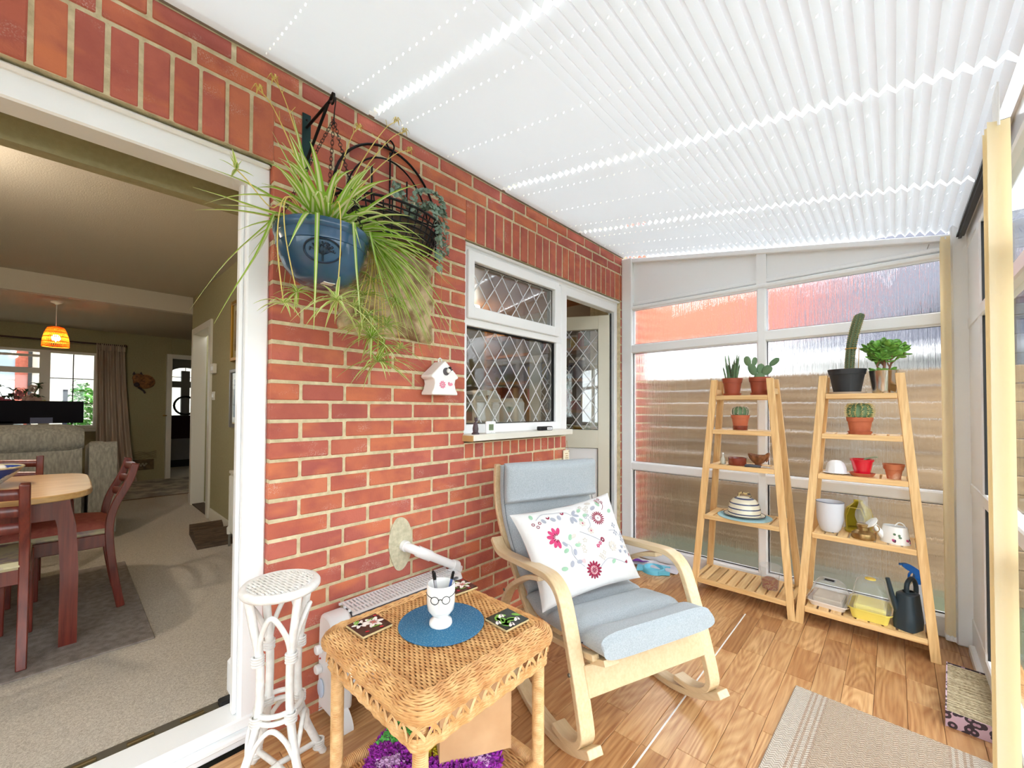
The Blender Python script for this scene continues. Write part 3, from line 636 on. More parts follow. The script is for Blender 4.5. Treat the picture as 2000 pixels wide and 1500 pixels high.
def flower_vase():
    t=thing('flower_vase','pink and white flower bouquet in a vase on far windowsill','flowers',(-6.6,-.42,.9))
    MB().lathe([(.05,0),(.07,.06),(.06,.16),(.045,.2)],16).build('vase',mat('glass_vase',S(200,210,210),.1,trans=.6),t)
    rn=random.Random(5); G=mat('dark_leaf',S(54,84,44),.6); 
    for i in range(14):
        a=rn.random()*6.28; p=Vector((.16*cos(a)*rn.random(),.22*sin(a),.35+.25*rn.random())); MB().tube([(0,0,.15),tuple(p*.6+Vector((0,0,.02))),tuple(p)],.004,4).build('stem',G,t)
        m=MB()
        for k in range(6):
            b=rn.random()*6.28; d=Vector((cos(b),sin(b),rn.random()-.3)).normalized()*.09; m.ribbon([tuple(p),tuple(p+d*.5+Vector((0,0,.02))),tuple(p+d)],[.005,.04,.004])
        m.build('leaf_spray',G,t)
    for y,z,r,c in ((-.16,.36,.085,S(205,110,130)),(-.06,.33,.08,S(190,90,110)),(.13,.40,.09,S(226,190,180)),(.02,.46,.06,S(230,150,160)),(.22,.36,.05,S(214,206,150)),(.14,.55,.05,S(232,210,200))):
        m=MB()
        for k in range(26):
            d=Vector((rn.gauss(0,1),rn.gauss(0,1),rn.gauss(0,1))).normalized()*r*.75; m.ball(tuple(Vector((.02,y,z))+d),r*.32,6,4)
        m.build('bloom',mat('bloom',c,.8),t)
flower_vase()
def curtain():
    t=thing('curtain','beige pencil pleat curtain drawn beside the far window','curtain',(-6.66,.30,ZC))
    CU=mat('beige_curtain',S(202,186,168),.9,c2=S(178,160,146),scale=5,stretch=(1,8,.3))
    def f(u,v):
        z=lerp(0,2.02,v); w=lerp(.40,.30,v**.5); return (.035*sin(u*34+v)*(.6+.4*v)+.02*sin(u*13), w*u+.02*(1-v)+(.05*(1-v)**2*u),z)
    m=MB(); m.grid(f,70,14); m.build('drape',CU,t,70)
    MB().grid(lambda u,v:(.012*sin(u*90)+.03,.30*u,lerp(1.93,2.03,v)),90,3).build('heading',CU,t,70)
    r=thing('curtain_rod','dark wooden curtain pole above the far window','curtain rod',(-6.64,-1.2,2.11))
    MB().tube([(0,-1.4,0),(0,1.78,0)],.012,8).build('pole',mat('dark_pole',S(70,44,40),.5),r); MB().ball((0,1.80,0),.022).build('finial',bpy.data.materials['dark_pole'],r)
curtain()
def pendant_lamp():
    t=thing('pendant_lamp','woven rattan pendant lamp glowing over the sitting area','pendant lamp',(-4.72,-.07,0))
    MB().lathe([(.045,2.315),(.045,2.30),(.012,2.285),(.012,2.28)],16).build('ceiling_rose',W_SATIN,t); MB().tube([(0,0,2.285),(0,0,2.04)],.004,6).build('flex',W_SATIN,t)
    RAT=sheet_mat('lit_rattan',S(226,150,56),.45,S(255,150,40)); prof=[(.03,2.05),(.06,2.035),(.078,1.99),(.09,1.94),(.096,1.89),(.098,1.84)]; 
    pr_=cat(prof,4); m=MB()
    for k in range(40):
        for sg in (1,-1):
            m.ribbon([(r*cos(2*PI*k/40+sg*(2.05-z)*2.2),r*sin(2*PI*k/40+sg*(2.05-z)*2.2),z) for r,z in pr_],[.007]*len(pr_),fold=0)
    m.build('shade',RAT,t,0)
    for r,z in prof[1:]: MB().tube([(r*cos(2*PI*i/24),r*sin(2*PI*i/24),z) for i in range(24)],.004,5,closed=True).build('ring',RAT,t)
    MB().ball((0,0,1.93),.035,12,8).build('bulb',mat('bulb_glow',(1,.85,.6,1),.5,emit=(1,.78,.5,1),es=30),t)
    l=bpy.data.lights.new('bulb_light','POINT'); l.energy=4.5; l.color=(1,.78,.52); l.shadow_soft_size=.03; o=bpy.data.objects.new('bulb_light',l); C.objects.link(o); o.parent=t; o.location=(0,0,1.88)
pendant_lamp()
def ceiling_lamp():     # over the dining table, just out of view on the left
    t=thing('ceiling_lamp','small glowing ceiling lamp above the dining table','ceiling lamp',(-1.5,-.75,0))
    MB().lathe([(.06,2.515),(.06,2.49),(.02,2.48),(.02,2.42)],16).build('base',W_SATIN,t)
    MB().ball((0,0,2.38),.045,14,10).build('bulb',mat('warm_bulb',(1,.85,.6,1),.5,emit=(1,.80,.55,1),es=20),t)
    l=bpy.data.lights.new('lamp_light','POINT'); l.energy=40; l.color=(1,.88,.72); l.shadow_soft_size=.06; o=bpy.data.objects.new('lamp_light',l); C.objects.link(o); o.parent=t; o.location=(0,0,2.30)
ceiling_lamp()
def wall_cat():
    t=thing('cat_plaque','painted curled sleeping cat plaque on the far olive wall','wall ornament',(-6.75,.82,1.60))
    CF=mat('tabby_plaque',S(168,112,62),.7,c2=S(96,62,40),scale=30,stretch=(1,1,2)); DK=mat('dark_fur',S(62,48,52),.7)
    M=Matrix.Rotation(PI/2,4,'Y'); MB().lathe([(.13,0),(.125,.02),(.09,.045),(0,.055)],24,(0,.01,0),1,1.0,M=M@Matrix.Diagonal((.85,1,1,1))).build('body',CF,t)
    MB().lathe([(.07,0),(.065,.03),(.03,.05),(0,.055)],18,(.02,-.06,.05),M=M).build('head',CF,t)
    m=MB()
    for y in (-.11,-.03): MB().prism([(y-.02,.10),(y+.02,.10),(y,.15)],.02,.035,0).build('ear',DK,t)
    MB().tube(cat([(.03,-.02,-.11),(.03,-.06,-.09),(.03,-.0,-.14),(.03,.02,-.18)],5),.012,6).build('tail',DK,t)
    MB().ball((.05,-.08,-.05),.035,10,6).build('paw',DK,t)
wall_cat()
def wall_vent():
    t=thing('relief_panel','small brown relief picture low on the far wall','wall ornament',(-6.75,.83,.33))
    bx((0,-.13,-.08),(.012,.13,.08),.003).build('panel',mat('brown_relief',S(112,92,62),.8,c2=S(84,70,48),scale=20),t)
    m=MB()
    for i in range(5): m.ball((.014,-.04+.02*i,.012*(-1)**i),.016,8,5)
    m.build('motif',mat('pale_motif',S(170,160,140),.8),t)
    w=MB()
    for k in range(5): w.tube([(.01,-.16+.04*i,.10+.022*k+.012*sin(i*1.3+k)) for i in range(9)],.0025,4)
    w.build('wire_scroll',mat('wire',S(120,108,76),.5,.4),t)
wall_vent()
def picture(label,x0,x1,z0,z1,frame,art):
    t=thing('framed_picture',label,'picture',((x0+x1)/2,1.02,(z0+z1)/2),0,'framed pictures on the olive wall'); hx,hz=(x1-x0)/2,(z1-z0)/2; m=FB(); w=.035
    for a,b in (((-hx,-.03,-hz),(-hx+w,0,hz)),((hx-w,-.03,-hz),(hx,0,hz)),((-hx,-.03,hz-w),(hx,0,hz)),((-hx,-.03,-hz),(hx,0,-hz+w))): m.box(a,b,.004)
    m.build('frame',frame,t); bx((-hx+w-.004,-.012,-hz+w-.004),(hx-w+.004,-.006,hz-w+.004)).build('mount',mat('cream_mount',S(206,188,150),.7),t)
    bx((-hx+.09,-.015,-hz+.09),(hx-.09,-.011,hz-.09)).build('print',art,t); bx((-hx+w,-.021,-hz+w),(hx-w,-.019,hz-w)).build('glass',GLASS,t,0)
picture('gilt framed picture high on the olive wall by the patio door',-2.62,-2.1,1.62,2.15,mat('gilt_frame',S(170,130,50),.35,.6),mat('sepia_print',S(190,150,104),.8,c2=S(120,90,60),scale=6))
picture('dark framed picture below the gilt one on the olive wall',-2.62,-2.1,1.04,1.55,mat('dark_silver_frame',S(120,116,110),.35,.5),mat('grey_print',S(170,164,150),.8,c2=S(90,80,70),scale=5))
def radiator():
    t=thing('wall_radiator','white panel radiator below the pictures behind door frame','radiator',(-1.75,.93,ZC))
    MB().box((-.47,-.012,.12),(.47,.012,.60),.004).build('panel',W_SATIN,t)
    for i in range(28): bx((-.46+i*.033,-.024,.14),(-.445+i*.033,-.01,.58),.004).build('flute',W_SATIN,t)
    bx((-.475,-.02,.595),(.475,.07,.62),.004).build('top_grille',W_SATIN,t); MB().tube([(-.47,0,.14),(-.52,0,.14),(-.52,0,.0)],.009,8).build('pipe',ALU,t); MB().lathe([(.018,0),(.02,.05),(.012,.06)],12,(-.52,0,.1)).build('valve',W_SATIN,t)
radiator()
def scratch_lounger():
    t=thing('cat_scratcher','brown corrugated wave cat scratcher on the carpet by the radiator','cat scratcher',(-2.6,.87,ZC),R(-4))
    pts=[(-.27+.54*i/20,.06+.035*cos(i/20*2*PI*1.6+.6)) for i in range(21)]; MB().prism([(-.27,0)]+pts+[(.27,0)],-.12,.12,1).build('body',mat('brown_cardboard',S(96,78,60),.9,c2=S(66,52,40),scale=40,stretch=(3,.3,3),bump=.4,bscale=120),t)
    tb=thing('toy_ball','small striped cat ball beside the brown scratcher','ball',(-2.36,.83,ZC+.02)); MB().ball((0,0,0),.02,12,8).build('ball',mat('ball_stripe',S(200,60,40),.5,c2=S(190,180,70),scale=1,stretch=(1,1,60)),tb)
scratch_lounger()
def wall_box(name,label,cat_,x,z,w,h,y=1.02,d=.03):
    t=thing(name,label,cat_,(x,y,z)); bx((-w/2,-d,-h/2),(w/2,0,h/2),.004).build('case',W_SATIN,t); bx((-w*.25,-d-.006,-h*.2),(w*.25,-d+.002,h*.2),.002).build('button',W_FRAME,t)
wall_box('thermostat','cream thermostat box on the olive wall beside the doorway','thermostat',-3.27,1.60,.12,.10); wall_box('light_switch','white light switch below the thermostat','light switch',-3.29,1.33,.085,.085,d=.012)
def bowl():
    t=thing('fruit_bowl','blue and white china bowl on the dining table','bowl',(-1.66,-.27,ZC+.718)); m=MB(); m.lathe([(.05,0),(.055,.01),(.10,.05),(.135,.095),(.13,.098),(.095,.055),(.04,.018),(0,.016)],32)
    m.build('body',mat('blue_white_china',S(44,70,150),.25,c2=S(226,228,230),scale=16,lo=.5,hi=.56,coat=.5),t); MB().tube([(.133*cos(2*PI*i/32),.133*sin(2*PI*i/32),.097) for i in range(32)],.005,6,closed=True).build('rim',mat('straw_rim',S(222,214,186),.7,c2=S(190,176,140),scale=60),t)
bowl()
tag(bx((-1.40,-.42,ZC+.7185),(-1.22,-.20,ZC+.721)).build('letter',W_FRAME),'white paper lying on the dining table','paper')
# ================= KITCHEN =================
KW=mat('kitchen_wall',S(150,136,112),.8); PINE=grain_mat('orange_pine',S(206,140,70),S(170,104,48),S(140,84,40),0,rnd=.05)
m=FB(); m.box((-2.88,1.1,0),(-2.8,3.7,2.45)); m.box((-2.9,3.62,0),(-.25,3.7,2.45)); m.box((-2.9,1.11,0),(-.3,1.14,2.45)); S_(m,'wall_kitchen',KW,'dim beige kitchen walls behind the window','wall')
S_(bx((-2.9,1.11,0),(-.1,3.7,.03)),'floor_kitchen',mat('kitchen_tiles',S(120,96,70),.5),'brown kitchen floor','floor'); S_(bx((-2.9,1.11,2.3),(-.2,3.7,2.45)),'ceiling_kitchen',PINE,'orange pine boarded kitchen ceiling','ceiling')
S_(bx((-.72,1.14,1.02),(-.28,2.40,1.06),.004),'trim_3',mat('worktop',S(120,104,84),.5),'kitchen worktop behind the window','worktop')
def kitchen_things():
    wm=mat('cream_enamel',S(226,226,214),.35); 
    t=thing('bread_bin','tall white bread bin with a heart cut-out behind the window','bread bin',(-.42,1.97,1.06)); MB().box((-.08,-.13,0),(.08,.13,.20),.012).build('body',wm,t)
    MB().prism([(-.13,.20),(.13,.20),(.13,.25),(.07,.275),(0,.285),(-.07,.275),(-.13,.25)],-.08,.08,0).build('lid',wm,t); MB().prism([(0,.222),(.014,.24),(.007,.25),(0,.243),(-.007,.25),(-.014,.24)],.08,.083,0).build('heart',GASKET,t)
    t=thing('canister','plain white oval canister behind the window glass','canister',(-.42,2.30,1.06)); MB().lathe([(.11,0),(.115,.02),(.115,.20),(.09,.235),(0,.24)],28,sx=.7).build('body',wm,t)
    t=thing('kitchen_shelves','orange pine kitchen shelves crammed with jars and packets','shelving',(-1.05,3.46,.03)); m=FB()
    for x in (-.75,.7): bx((x,-.14,0),(x+.03,.13,2.2)).build('upright',PINE,t)
    for z in (.5,.85,1.15,1.45,1.75,2.0): bx((-.75,-.14,z),(.72,.13,z+.03)).build('shelf',PINE,t)
    rn=random.Random(11); cols=[S(200,170,40),S(170,40,40),S(60,90,50),S(210,206,200),S(70,70,110),S(150,90,50),S(200,100,120)]; ms=[mat('packet_%d'%i,c,.5) for i,c in enumerate(cols)]; n=0
    nm=('yellow','red','green','white','blue','brown','pink'); orn=('first','second','third','fourth','fifth','sixth','seventh','eighth','ninth','tenth','eleventh')
    for row,z in (('lowest',.53),('second',.88),('middle',1.18),('fourth',1.48),('top',1.78)):
        x=-.12; k=0
        while x<.64:
            w=.05+.06*rn.random(); h=.10+.12*rn.random(); q=rn.randrange(len(cols)); kd='jar' if rn.random()<.5 else 'packet'
            o=thing(kd,'%s %s, %s from the left on the %s pine kitchen shelf'%(nm[q],kd,orn[k],row),'food '+kd,(-1.05+x+w/2,3.40,z+.03),0,'jars and packets on the kitchen shelves'); k+=1
            if kd=='jar': MB().lathe([(w/2,0),(w/2,h*.75),(w*.4,h*.85)],10).build('body',ms[q],o); MB().lathe([(w*.42,h*.85),(w*.42,h)],10).build('lid',W_SATIN,o)
            else: bx((-w/2,-.04,0),(w/2,.04,h),.003).build('body',ms[q],o)
            x+=w+.015
    t=thing('kitchen_fill_lamp','added ceiling light brightening the kitchen behind the door','ceiling lamp',(-1.6,2.9,2.3)); MB().lathe([(.12,0),(.12,-.03),(.07,-.06),(0,-.065)],20).build('diffuser',mat('lamp_diffuser',(1,.95,.85,1),.5,emit=(1,.93,.82,1),es=4),t)  # fixture and point light added to brighten the kitchen behind the window
    l=bpy.data.lights.new('kitchen_fill_light','POINT'); l.energy=8; l.color=(1,.9,.75); l.shadow_soft_size=.1; o=bpy.data.objects.new('kitchen_fill_light',l); C.objects.link(o); o.parent=t; o.location=(0,0,-.15)
kitchen_things()
# ================= OUTSIDE =================
def outside():
    S_(bx((-30,-30,-.4),(30,30,-.08)),'ground',mat('garden_ground',S(120,116,104),.95,c2=S(96,104,76),scale=.6),'garden ground around the house','ground')
    FW=mat('fence_board',S(168,142,110),.85,c2=S(134,110,84),scale=3,stretch=(1,1,8),rnd=.15)
    t=thing('garden_fence','brown horizontal board fence behind the rain glass','fence',(0,4.25,-.08)); me=bx((-1.2,-.012,0),(2.6,.012,.118),.004).mesh('board',FW,0)
    for i in range(13): link('board',me,t,(0,.012*(i%2),.02+.122*i),(R(4),0,0))
    for x in (-.3,1.45): bx((x,-.06,0),(x+.09,.0,1.62)).build('post',mat('concrete_post',S(180,176,168),.9),t)
    m=FB(); m.box((-.3,3.31,-.1),(0,3.72,5)); struct(m.build('wall_outside',MORTAR,smooth=0),'outer brick corner of the house beyond the end glass','wall'); wo=bpy.data.objects['wall_outside']
    for k in range(-16,24):
        e=[3.31,3.42,3.645,3.715] if k%2 else [3.31,3.53,3.715]
        for a,b in zip(e[:-1],e[1:]): link('brick',brick_mesh(b-a-.012,.063),wo,(.004,(a+b)/2,ZK(k)+.0375))
    t=thing('neighbour_house','neighbouring house with red upper wall and grey roof','house',(-1.5,8,-.1))
    bx((-6,0,0),(2.1,1.5,2.55)).build('lower_wall',mat('white_render',S(236,238,240),.8),t); bx((-6,-.04,2.55),(1.95,1.6,3.6)).build('upper_wall',mat('red_tile_hanging',S(214,122,98),.8,c2=S(200,106,84),scale=5),t)
    m=MB(); m.add([(1.96,-.5,2.15),(9,-.5,2.15),(9,2.5,4.6),(1.96,2.5,4.6),(1.96,-.5,2.1),(9,-.5,2.1),(9,2.5,4.5),(1.96,2.5,4.5)],[(0,1,2,3),(7,6,5,4),(0,4,5,1),(0,3,7,4)]); m.build('slate_roof',mat('grey_slate',S(84,86,98),.6,c2=S(62,64,76),scale=12,stretch=(1,1,6)),t,0)
    bx((2.11,0,0),(9,2.5,2.1)).build('side_wall',bpy.data.materials['white_render'],t); bx((2.0,-.6,2.04),(9,-.48,2.14)).build('gutter',W_FRAME,t)
    t=thing('garden_shed','dark blue garden shed beyond the side glazing','shed',(2.62,5.4,-.08)); SH=mat('dark_blue_board',S(58,66,82),.7,rnd=.1); me=bx((-.5,-.01,0),(.5,.01,.14),.004).mesh('board',SH,0)
    for i in range(15): link('board',me,t,(.10,-.5,.145*i),(R(3),0,0))
    bx((-.4,-.48,0),(.6,.5,2.15)).build('body',SH,t); MB().prism([(-.6,2.15),(.75,2.15),(.07,2.6)],-.6,.6,1).build('roof',mat('felt_roof',S(70,70,74),.9),t)
    t=thing('opposite_house','white house with a brick bay across the street','house',(-16,-1,-.1)); bx((0,-8,0),(1,.13,7)).build('front_wall',bpy.data.materials['white_render'],t); bx((.1,.13,0),(1.1,.38,7)).build('brick_bay',mat('street_brick',S(180,96,76),.9,c2=S(160,80,64),scale=20),t); bx((0,.38,0),(1,6,7)).build('side_front',mat('street_stone',S(222,214,198),.9),t)
    for y,z in ((-3.2,.9),(-1.2,.9),(-.15,2.0)):
        f=bx((.98,y-.4,z),(1.06,y+.4,z+1.1),.01).build('window_frame',W_FRAME,t); bx((1.05,y-.33,z+.07),(1.07,y+.33,z+1.03)).build('window_pane',mat('street_pane',S(150,165,176),.2),t)
    bx((1.1,.35,0),(1.2,.42,7)).build('drain_pipe',GASKET,t)
    t=thing('green_shrub','leafy green shrub outside the far window','shrub',(-11.5,.27,-.1)); rn=random.Random(2); m=MB()
    for i in range(700):
        d=Vector((rn.gauss(0,1),rn.gauss(0,1),rn.gauss(0,1))).normalized()*rn.random()**.33; p=Vector((d.x*.4,d.y*.25,1.05+d.z*.85)); e=Vector((rn.gauss(0,1),rn.gauss(0,1),rn.gauss(0,.5))).normalized()*.12; m.ribbon([tuple(p),tuple(p+e*.5+Vector((0,0,.02))),tuple(p+e)],[.01,.09,.005])
    m.build('foliage',mat('shrub_leaf',S(96,170,60),.6,c2=S(60,120,40),scale=3),t,0); MB().tube([(0,0,0),(0,0,1)],.05,6).build('trunk',FW,t)
    tag(bx((-10.6,-.02,-.1),(-10.5,.05,1.55)).build('gate_post',mat('dark_post',S(50,56,70),.7)),'dark post in the street outside the far window','post')
outside()
# ================= ROCKING CHAIR =================
BIRCH=grain_mat('birch_veneer',S(224,200,162),S(214,188,146),S(202,172,128),0,rings=3,rough=.35,rnd=.03,coat=.15)
GREYF=mat('grey_chair_fabric',S(178,185,190),.95,c2=S(160,168,174),scale=240,detail=2,bump=.3,bscale=500,sheen=.2)
def arc_rocker(n=22):
    Rr=.52; out=[]
    for i in range(n+1):
        s=lerp(.0,-.70,i/n); dx=s+.31; out.append((s,Rr-math.sqrt(Rr*Rr-dx*dx)+.0135))
    return out
def rocking_chair():
    t=thing('rocking_chair','birch bentwood rocking chair with grey cushions beside wicker table','rocking chair',(.985,1.149,0),R(-20.7))
    arm=cat([(-.22,.062),(-.15,.062),(-.085,.085),(-.052,.125),(-.058,.18),(-.108,.34),(-.158,.475),(-.195,.545),(-.255,.578),(-.34,.577),(-.52,.557),(-.66,.541),(-.725,.549),(-.775,.585)],6)
    sup=cat([(-.33,.552),(-.42,.525),(-.52,.472),(-.61,.405),(-.668,.32),(-.695,.24),(-.70,.175)],6)
    back=cat([(-.87,.93),(-.878,.80),(-.845,.68),(-.76,.56),(-.64,.435),(-.55,.345),(-.46,.305),(-.34,.31),(-.2,.338),(-.06,.372)],6)
    for y0 in (0,.619):
        y1=y0+.057
        MB().strip(arm,.024,y0,y1).build('arm',BIRCH,t,40,bevel=.003); MB().strip(arc_rocker(),.027,y0,y1).build('rocker',BIRCH,t,40,bevel=.003); MB().strip(sup,.02,y0+.006,y1-.006).build('rear_support',BIRCH,t,40,bevel=.003)
        for s,z in ((-.62,.40),(-.105,.31)):
            yy=y0-.001 if y0==0 else y1+.001; MB().lathe([(.007,0),(.006,.004),(0,.005)],10,(s,yy,z),M=Matrix.Rotation(PI/2 if y0==0 else -PI/2,4,'X')).build('bolt',ALU,t)
    for y0 in (.062,.584): MB().strip(back,.022,y0,y0+.03).build('back_frame',BIRCH,t,40,bevel=.003)
    m=MB(); Mx=Matrix.Translation((-.085,0,.285))@Matrix.Rotation(R(-16),4,'Y'); m.xbox(Mx,(-.011,.05,-.05),(.011,.626,.05),.003); m.build('front_rail',BIRCH,t)
    for s,z in ((-.66,.25),(-.40,.29)): MB().xbox(Matrix.Translation((s,0,z)),(-.012,.03,-.02),(.012,.646,.02),.003).build('cross_rail',BIRCH,t)
    m=MB(); m.strip([(-.13,.33),(-.02,.372)],.02,.08,.14); m.build('seat_slat',BIRCH,t)
    # cushions: closed section swept along a path, normal pointing to the sitter
    def pad(name,path,th,y0,y1,tuft=(),edge=.0):
        k=len(path); nv=30; m=MB()
        def nrm(i):
            a=path[max(0,i-1)]; b=path[min(k-1,i+1)]; dx,dz=b[0]-a[0],b[1]-a[1]; L=math.hypot(dx,dz); return (dz/L,-dx/L)
        def f(u,v):
            i=min(k-1,int(round(u*(k-1)))); s,z=path[i]; nx,nz=nrm(i); a=2*PI*v
            e=.28; c,sn=cos(a),sin(a); yy=math.copysign(abs(c)**e,c); tt=math.copysign(abs(sn)**.75,sn)
            endf=min(1,min(u,1-u)*10)**.5 if True else 1
            h=th*(.62+.38*endf)
            off=(tt*.5+.5)*h
            if tt>0:
                for (tu,ty,dp) in tuft: off-=dp*math.exp(-(((u-tu)/.045)**2+((yy-ty)/.16)**2))+dp*.45*math.exp(-((u-tu)/.03)**2)
            yw=lerp(y0,y1,(yy+1)/2)+ (0 if abs(yy)<.99 else 0)
            return (s+nx*off,yw,z+nz*off)
        m.grid(f,k-1,nv,cv=True); m.add([f(0,j/nv) for j in range(nv)],[tuple(range(nv))]); m.add([f(1,j/nv) for j in range(nv)],[tuple(range(nv))[::-1]])
        return m.build(name,GREYF,t,60)
    # path order runs from seat front to back so that the normal points up / forward
    # (dx<0 so normal (dz,-dx) points up)
    bk=cat([(-.545,.385),(-.62,.43),(-.74,.555),(-.82,.67),(-.852,.80),(-.846,.93)],9)
    st_=cat([(.0,.385),(-.04,.375),(-.2,.352),(-.36,.328),(-.47,.325),(-.555,.36)],9)
    pad('seat_cushion',st_,.082,.07,.606,((.34,-.42,.024),(.34,.42,.024),(.62,-.42,.022),(.62,.42,.022)))
    pad('back_cushion',bk,.072,.07,.606,((.72,-.0,.012),(.42,-.45,.014),(.42,.45,.014)))
    pad('head_cushion',[(x+.055,z) for x,z in cat([(-.838,.742),(-.85,.80),(-.846,.945)],10)],.072,.066,.61)
    for y in (.072,.604):
        MB().tube([(x+.072*.97,y,z+.008) for x,z in [(b[0],b[1]) for b in bk[14:]]],.0022,5).build('piping',mat('piping_grey',S(120,128,134),.9) if 'piping_grey' not in bpy.data.materials else bpy.data.materials['piping_grey'],t)
    return t
rocking_chair()
# ---- printed pillow on the chair
def pillow():
    t=thing('pillow','white pillow with embroidered flowers leaning on rocking chair','pillow',(.985,1.149,0),R(-20.7))
    WP=mat('white_cotton',S(216,214,213),.9,bump=.15,bscale=18,bstretch=(1,1,1),dist=.02,sheen=.1)
    ca=math.atan2(.85-.46,.24); d=Vector((-cos(ca),0,sin(ca))); n=Vector((sin(ca),0,cos(ca))); yv=Vector((0,1,0)); o=Vector((-.40,.300,.398)); tl=R(4.5)
    U=yv*cos(tl)+d*sin(tl); V=d*cos(tl)-yv*sin(tl); hw,hh=.276,.203
    def surf(u,v,side=1,off=0):     # u,v in 0..1
        a,b=2*u-1,2*v-1; pin=1-.10*(1-abs(b)**2)*abs(a)**3; pin2=1-.09*(1-abs(a)**2)*abs(b)**3
        th=.068*((1-a*a)*(1-b*b))**.42+.004*sin(a*9+b*4)*(1-a*a)
        return o+U*(a*hw*pin)+V*((b*hh)*pin2+hh)+n*(side*th+.06+off+(0.012*a*b))
    m=MB(); m.grid(lambda u,v:tuple(surf(u,v)),64,54); m.build('front_face',WP,t,70)
    m=MB(); m.grid(lambda u,v:tuple(surf(1-u,v,-1)),28,24); m.build('back_face',mat('pillow_back',S(196,168,166),.9),t,70)
    cols={'wine':S(138,24,60),'pink':S(196,60,110),'grey':S(158,160,172),'green':S(150,186,158),'stone':S(200,192,184),'rose':S(232,176,178)}
    bins={k:MB() for k in cols}
    def poly(c,pts):
        vs=[tuple(surf(u,v,1,.0016)) for u,v in pts]; k=len(vs); cu=sum(p[0] for p in pts)/k; cv=sum(p[1] for p in pts)/k
        bins[c].add(vs+[tuple(surf(cu,cv,1,.0022))],[(i,(i+1)%k,k) for i in range(k)])
    W=.544;H=.43
    def petal(c,u,v,ang,l,w,base=0):
        dx,dy=cos(ang),sin(ang); pts=[]
        for i in range(10):
            a=2*PI*i/10; r=base+l*(.5-.5*cos(a)); q=w*.5*sin(a); pts.append((u+(dx*r-dy*q)/W,v+(dy*r+dx*q)/H))
        poly(c,pts)
    def flower(c,u,v,n,r0,r1,w,c2=None):
        for i in range(n): petal(c,u,v,2*PI*i/n,r1-r0,w,r0)
        if c2:
            for i in range(8): petal(c2,u,v,2*PI*i/8,.009,.006)
    def stem(c,pts,w=.0026):
        P=cat(pts,6)
        for (a,b),(e,f) in zip(P[:-1],P[1:]):
            dx,dy=(e-a)*W,(f-b)*H; L=math.hypot(dx,dy) or 1; nx,ny=-dy/L*w/2/W,dx/L*w/2/H; poly(c,[(a-nx,b-ny),(e-nx,f-ny),(e+nx,f+ny),(a+nx,b+ny)])
    def ring(c,u,v,r,n=10):
        for i in range(n):
            a,b=2*PI*i/n,2*PI*(i+1)/n; poly(c,[(u+r*cos(a)/W,v+r*sin(a)/H),(u+r*cos(b)/W,v+r*sin(b)/H),(u+.6*r*cos(b)/W,v+.6*r*sin(b)/H),(u+.6*r*cos(a)/W,v+.6*r*sin(a)/H)])
    # pattern read off the photograph, u left to right, v bottom to top
    for i,a in enumerate((60,95,130,165,200,235,265)): petal('pink',.27,.62,R(a),.036,.018,.014); petal('wine',.27,.62,R(a+8),.018,.006,.008)
    flower('wine',.72,.72,18,.014,.036,.006); ring('wine',.72,.72,.004)
    flower('wine',.50,.21,14,.010,.042,.012); flower('wine',.50,.21,8,.002,.012,.005); ring('rose',.50,.21,.022,14)
    petal('grey',.29,.58,R(-55),.03,.016,.008); stem('grey',[(.31,.55),(.36,.50),(.35,.42),(.38,.33),(.42,.27)])
    for u,v,a,c in ((.37,.56,60,'green'),(.40,.50,-10,'green'),(.33,.48,200,'green'),(.37,.40,70,'grey'),(.33,.36,240,'grey'),(.36,.33,0,'grey'),(.39,.58,20,'stone'),(.27,.30,170,'green')): petal(c,u,v,R(a),.030,.018)
    stem('grey',[(.16,.86),(.24,.92),(.33,.90),(.42,.88),(.47,.82)])
    for u,v,a in ((.48,.82,40),(.48,.82,-20),(.47,.80,-70),(.46,.80,-100)): petal('grey',u,v,R(a),.036,.016)
    for u,v in ((.12,.82),(.15,.78),(.18,.82)): ring('wine',u,v,.008)
    for u,v,a,c in ((.13,.88,80,'green'),(.21,.86,-60,'grey'),(.29,.85,-50,'grey'),(.36,.86,-90,'grey'),(.55,.84,40,'green'),(.58,.78,10,'green'),(.53,.76,-60,'green')): petal(c,u,v,R(a),.028,.018)
    for u,v in ((.27,.84),(.40,.85)): petal('wine',u,v,R(60),.016,.007); petal('wine',u,v,R(120),.016,.007)
    for u,v in ((.60,.90),(.63,.86),(.66,.88),(.64,.83)): flower('stone',u,v,5,.003,.011,.007)
    stem('grey',[(.48,.62),(.55,.56),(.62,.50),(.66,.46)]); stem('grey',[(.56,.62),(.61,.66),(.62,.74)])
    for u,v in ((.60,.76),(.63,.78),(.655,.74)): ring('grey',u,v,.008)
    for u,v in ((.54,.70),(.59,.60)): flower('stone',u,v,6,.004,.018,.012); petal('wine',u,v-.02,R(90),.016,.006); flower('rose',u,v,4,.002,.009,.006)
    ring('wine',.67,.48,.012,14); ring('wine',.67,.48,.007,10); 
    for u,v in ((.60,.43),(.63,.45)): flower('pink',u,v,5,.002,.010,.006)
    for u,v in ((.44,.50),(.47,.46),(.50,.52),(.47,.42)): flower('stone',u,v,5,.003,.012,.008)
    stem('grey',[(.78,.56),(.85,.54),(.90,.46)]); 
    for u,v in ((.86,.60),(.85,.52),(.91,.43),(.93,.49)): flower('grey',u,v,4,.003,.015,.010)
    flower('stone',.76,.39,9,.008,.026,.012); ring('stone',.76,.39,.012)
    for u,v in ((.83,.30),(.87,.34),(.90,.28)): petal('grey',u,v,R(60),.018,.010); petal('grey',u,v,R(110),.018,.010)
    stem('grey',[(.57,.22),(.66,.28),(.76,.24),(.86,.18)]); 
    for u,v in ((.60,.33),(.64,.35),(.62,.30)): flower('stone',u,v,4,.002,.012,.008)
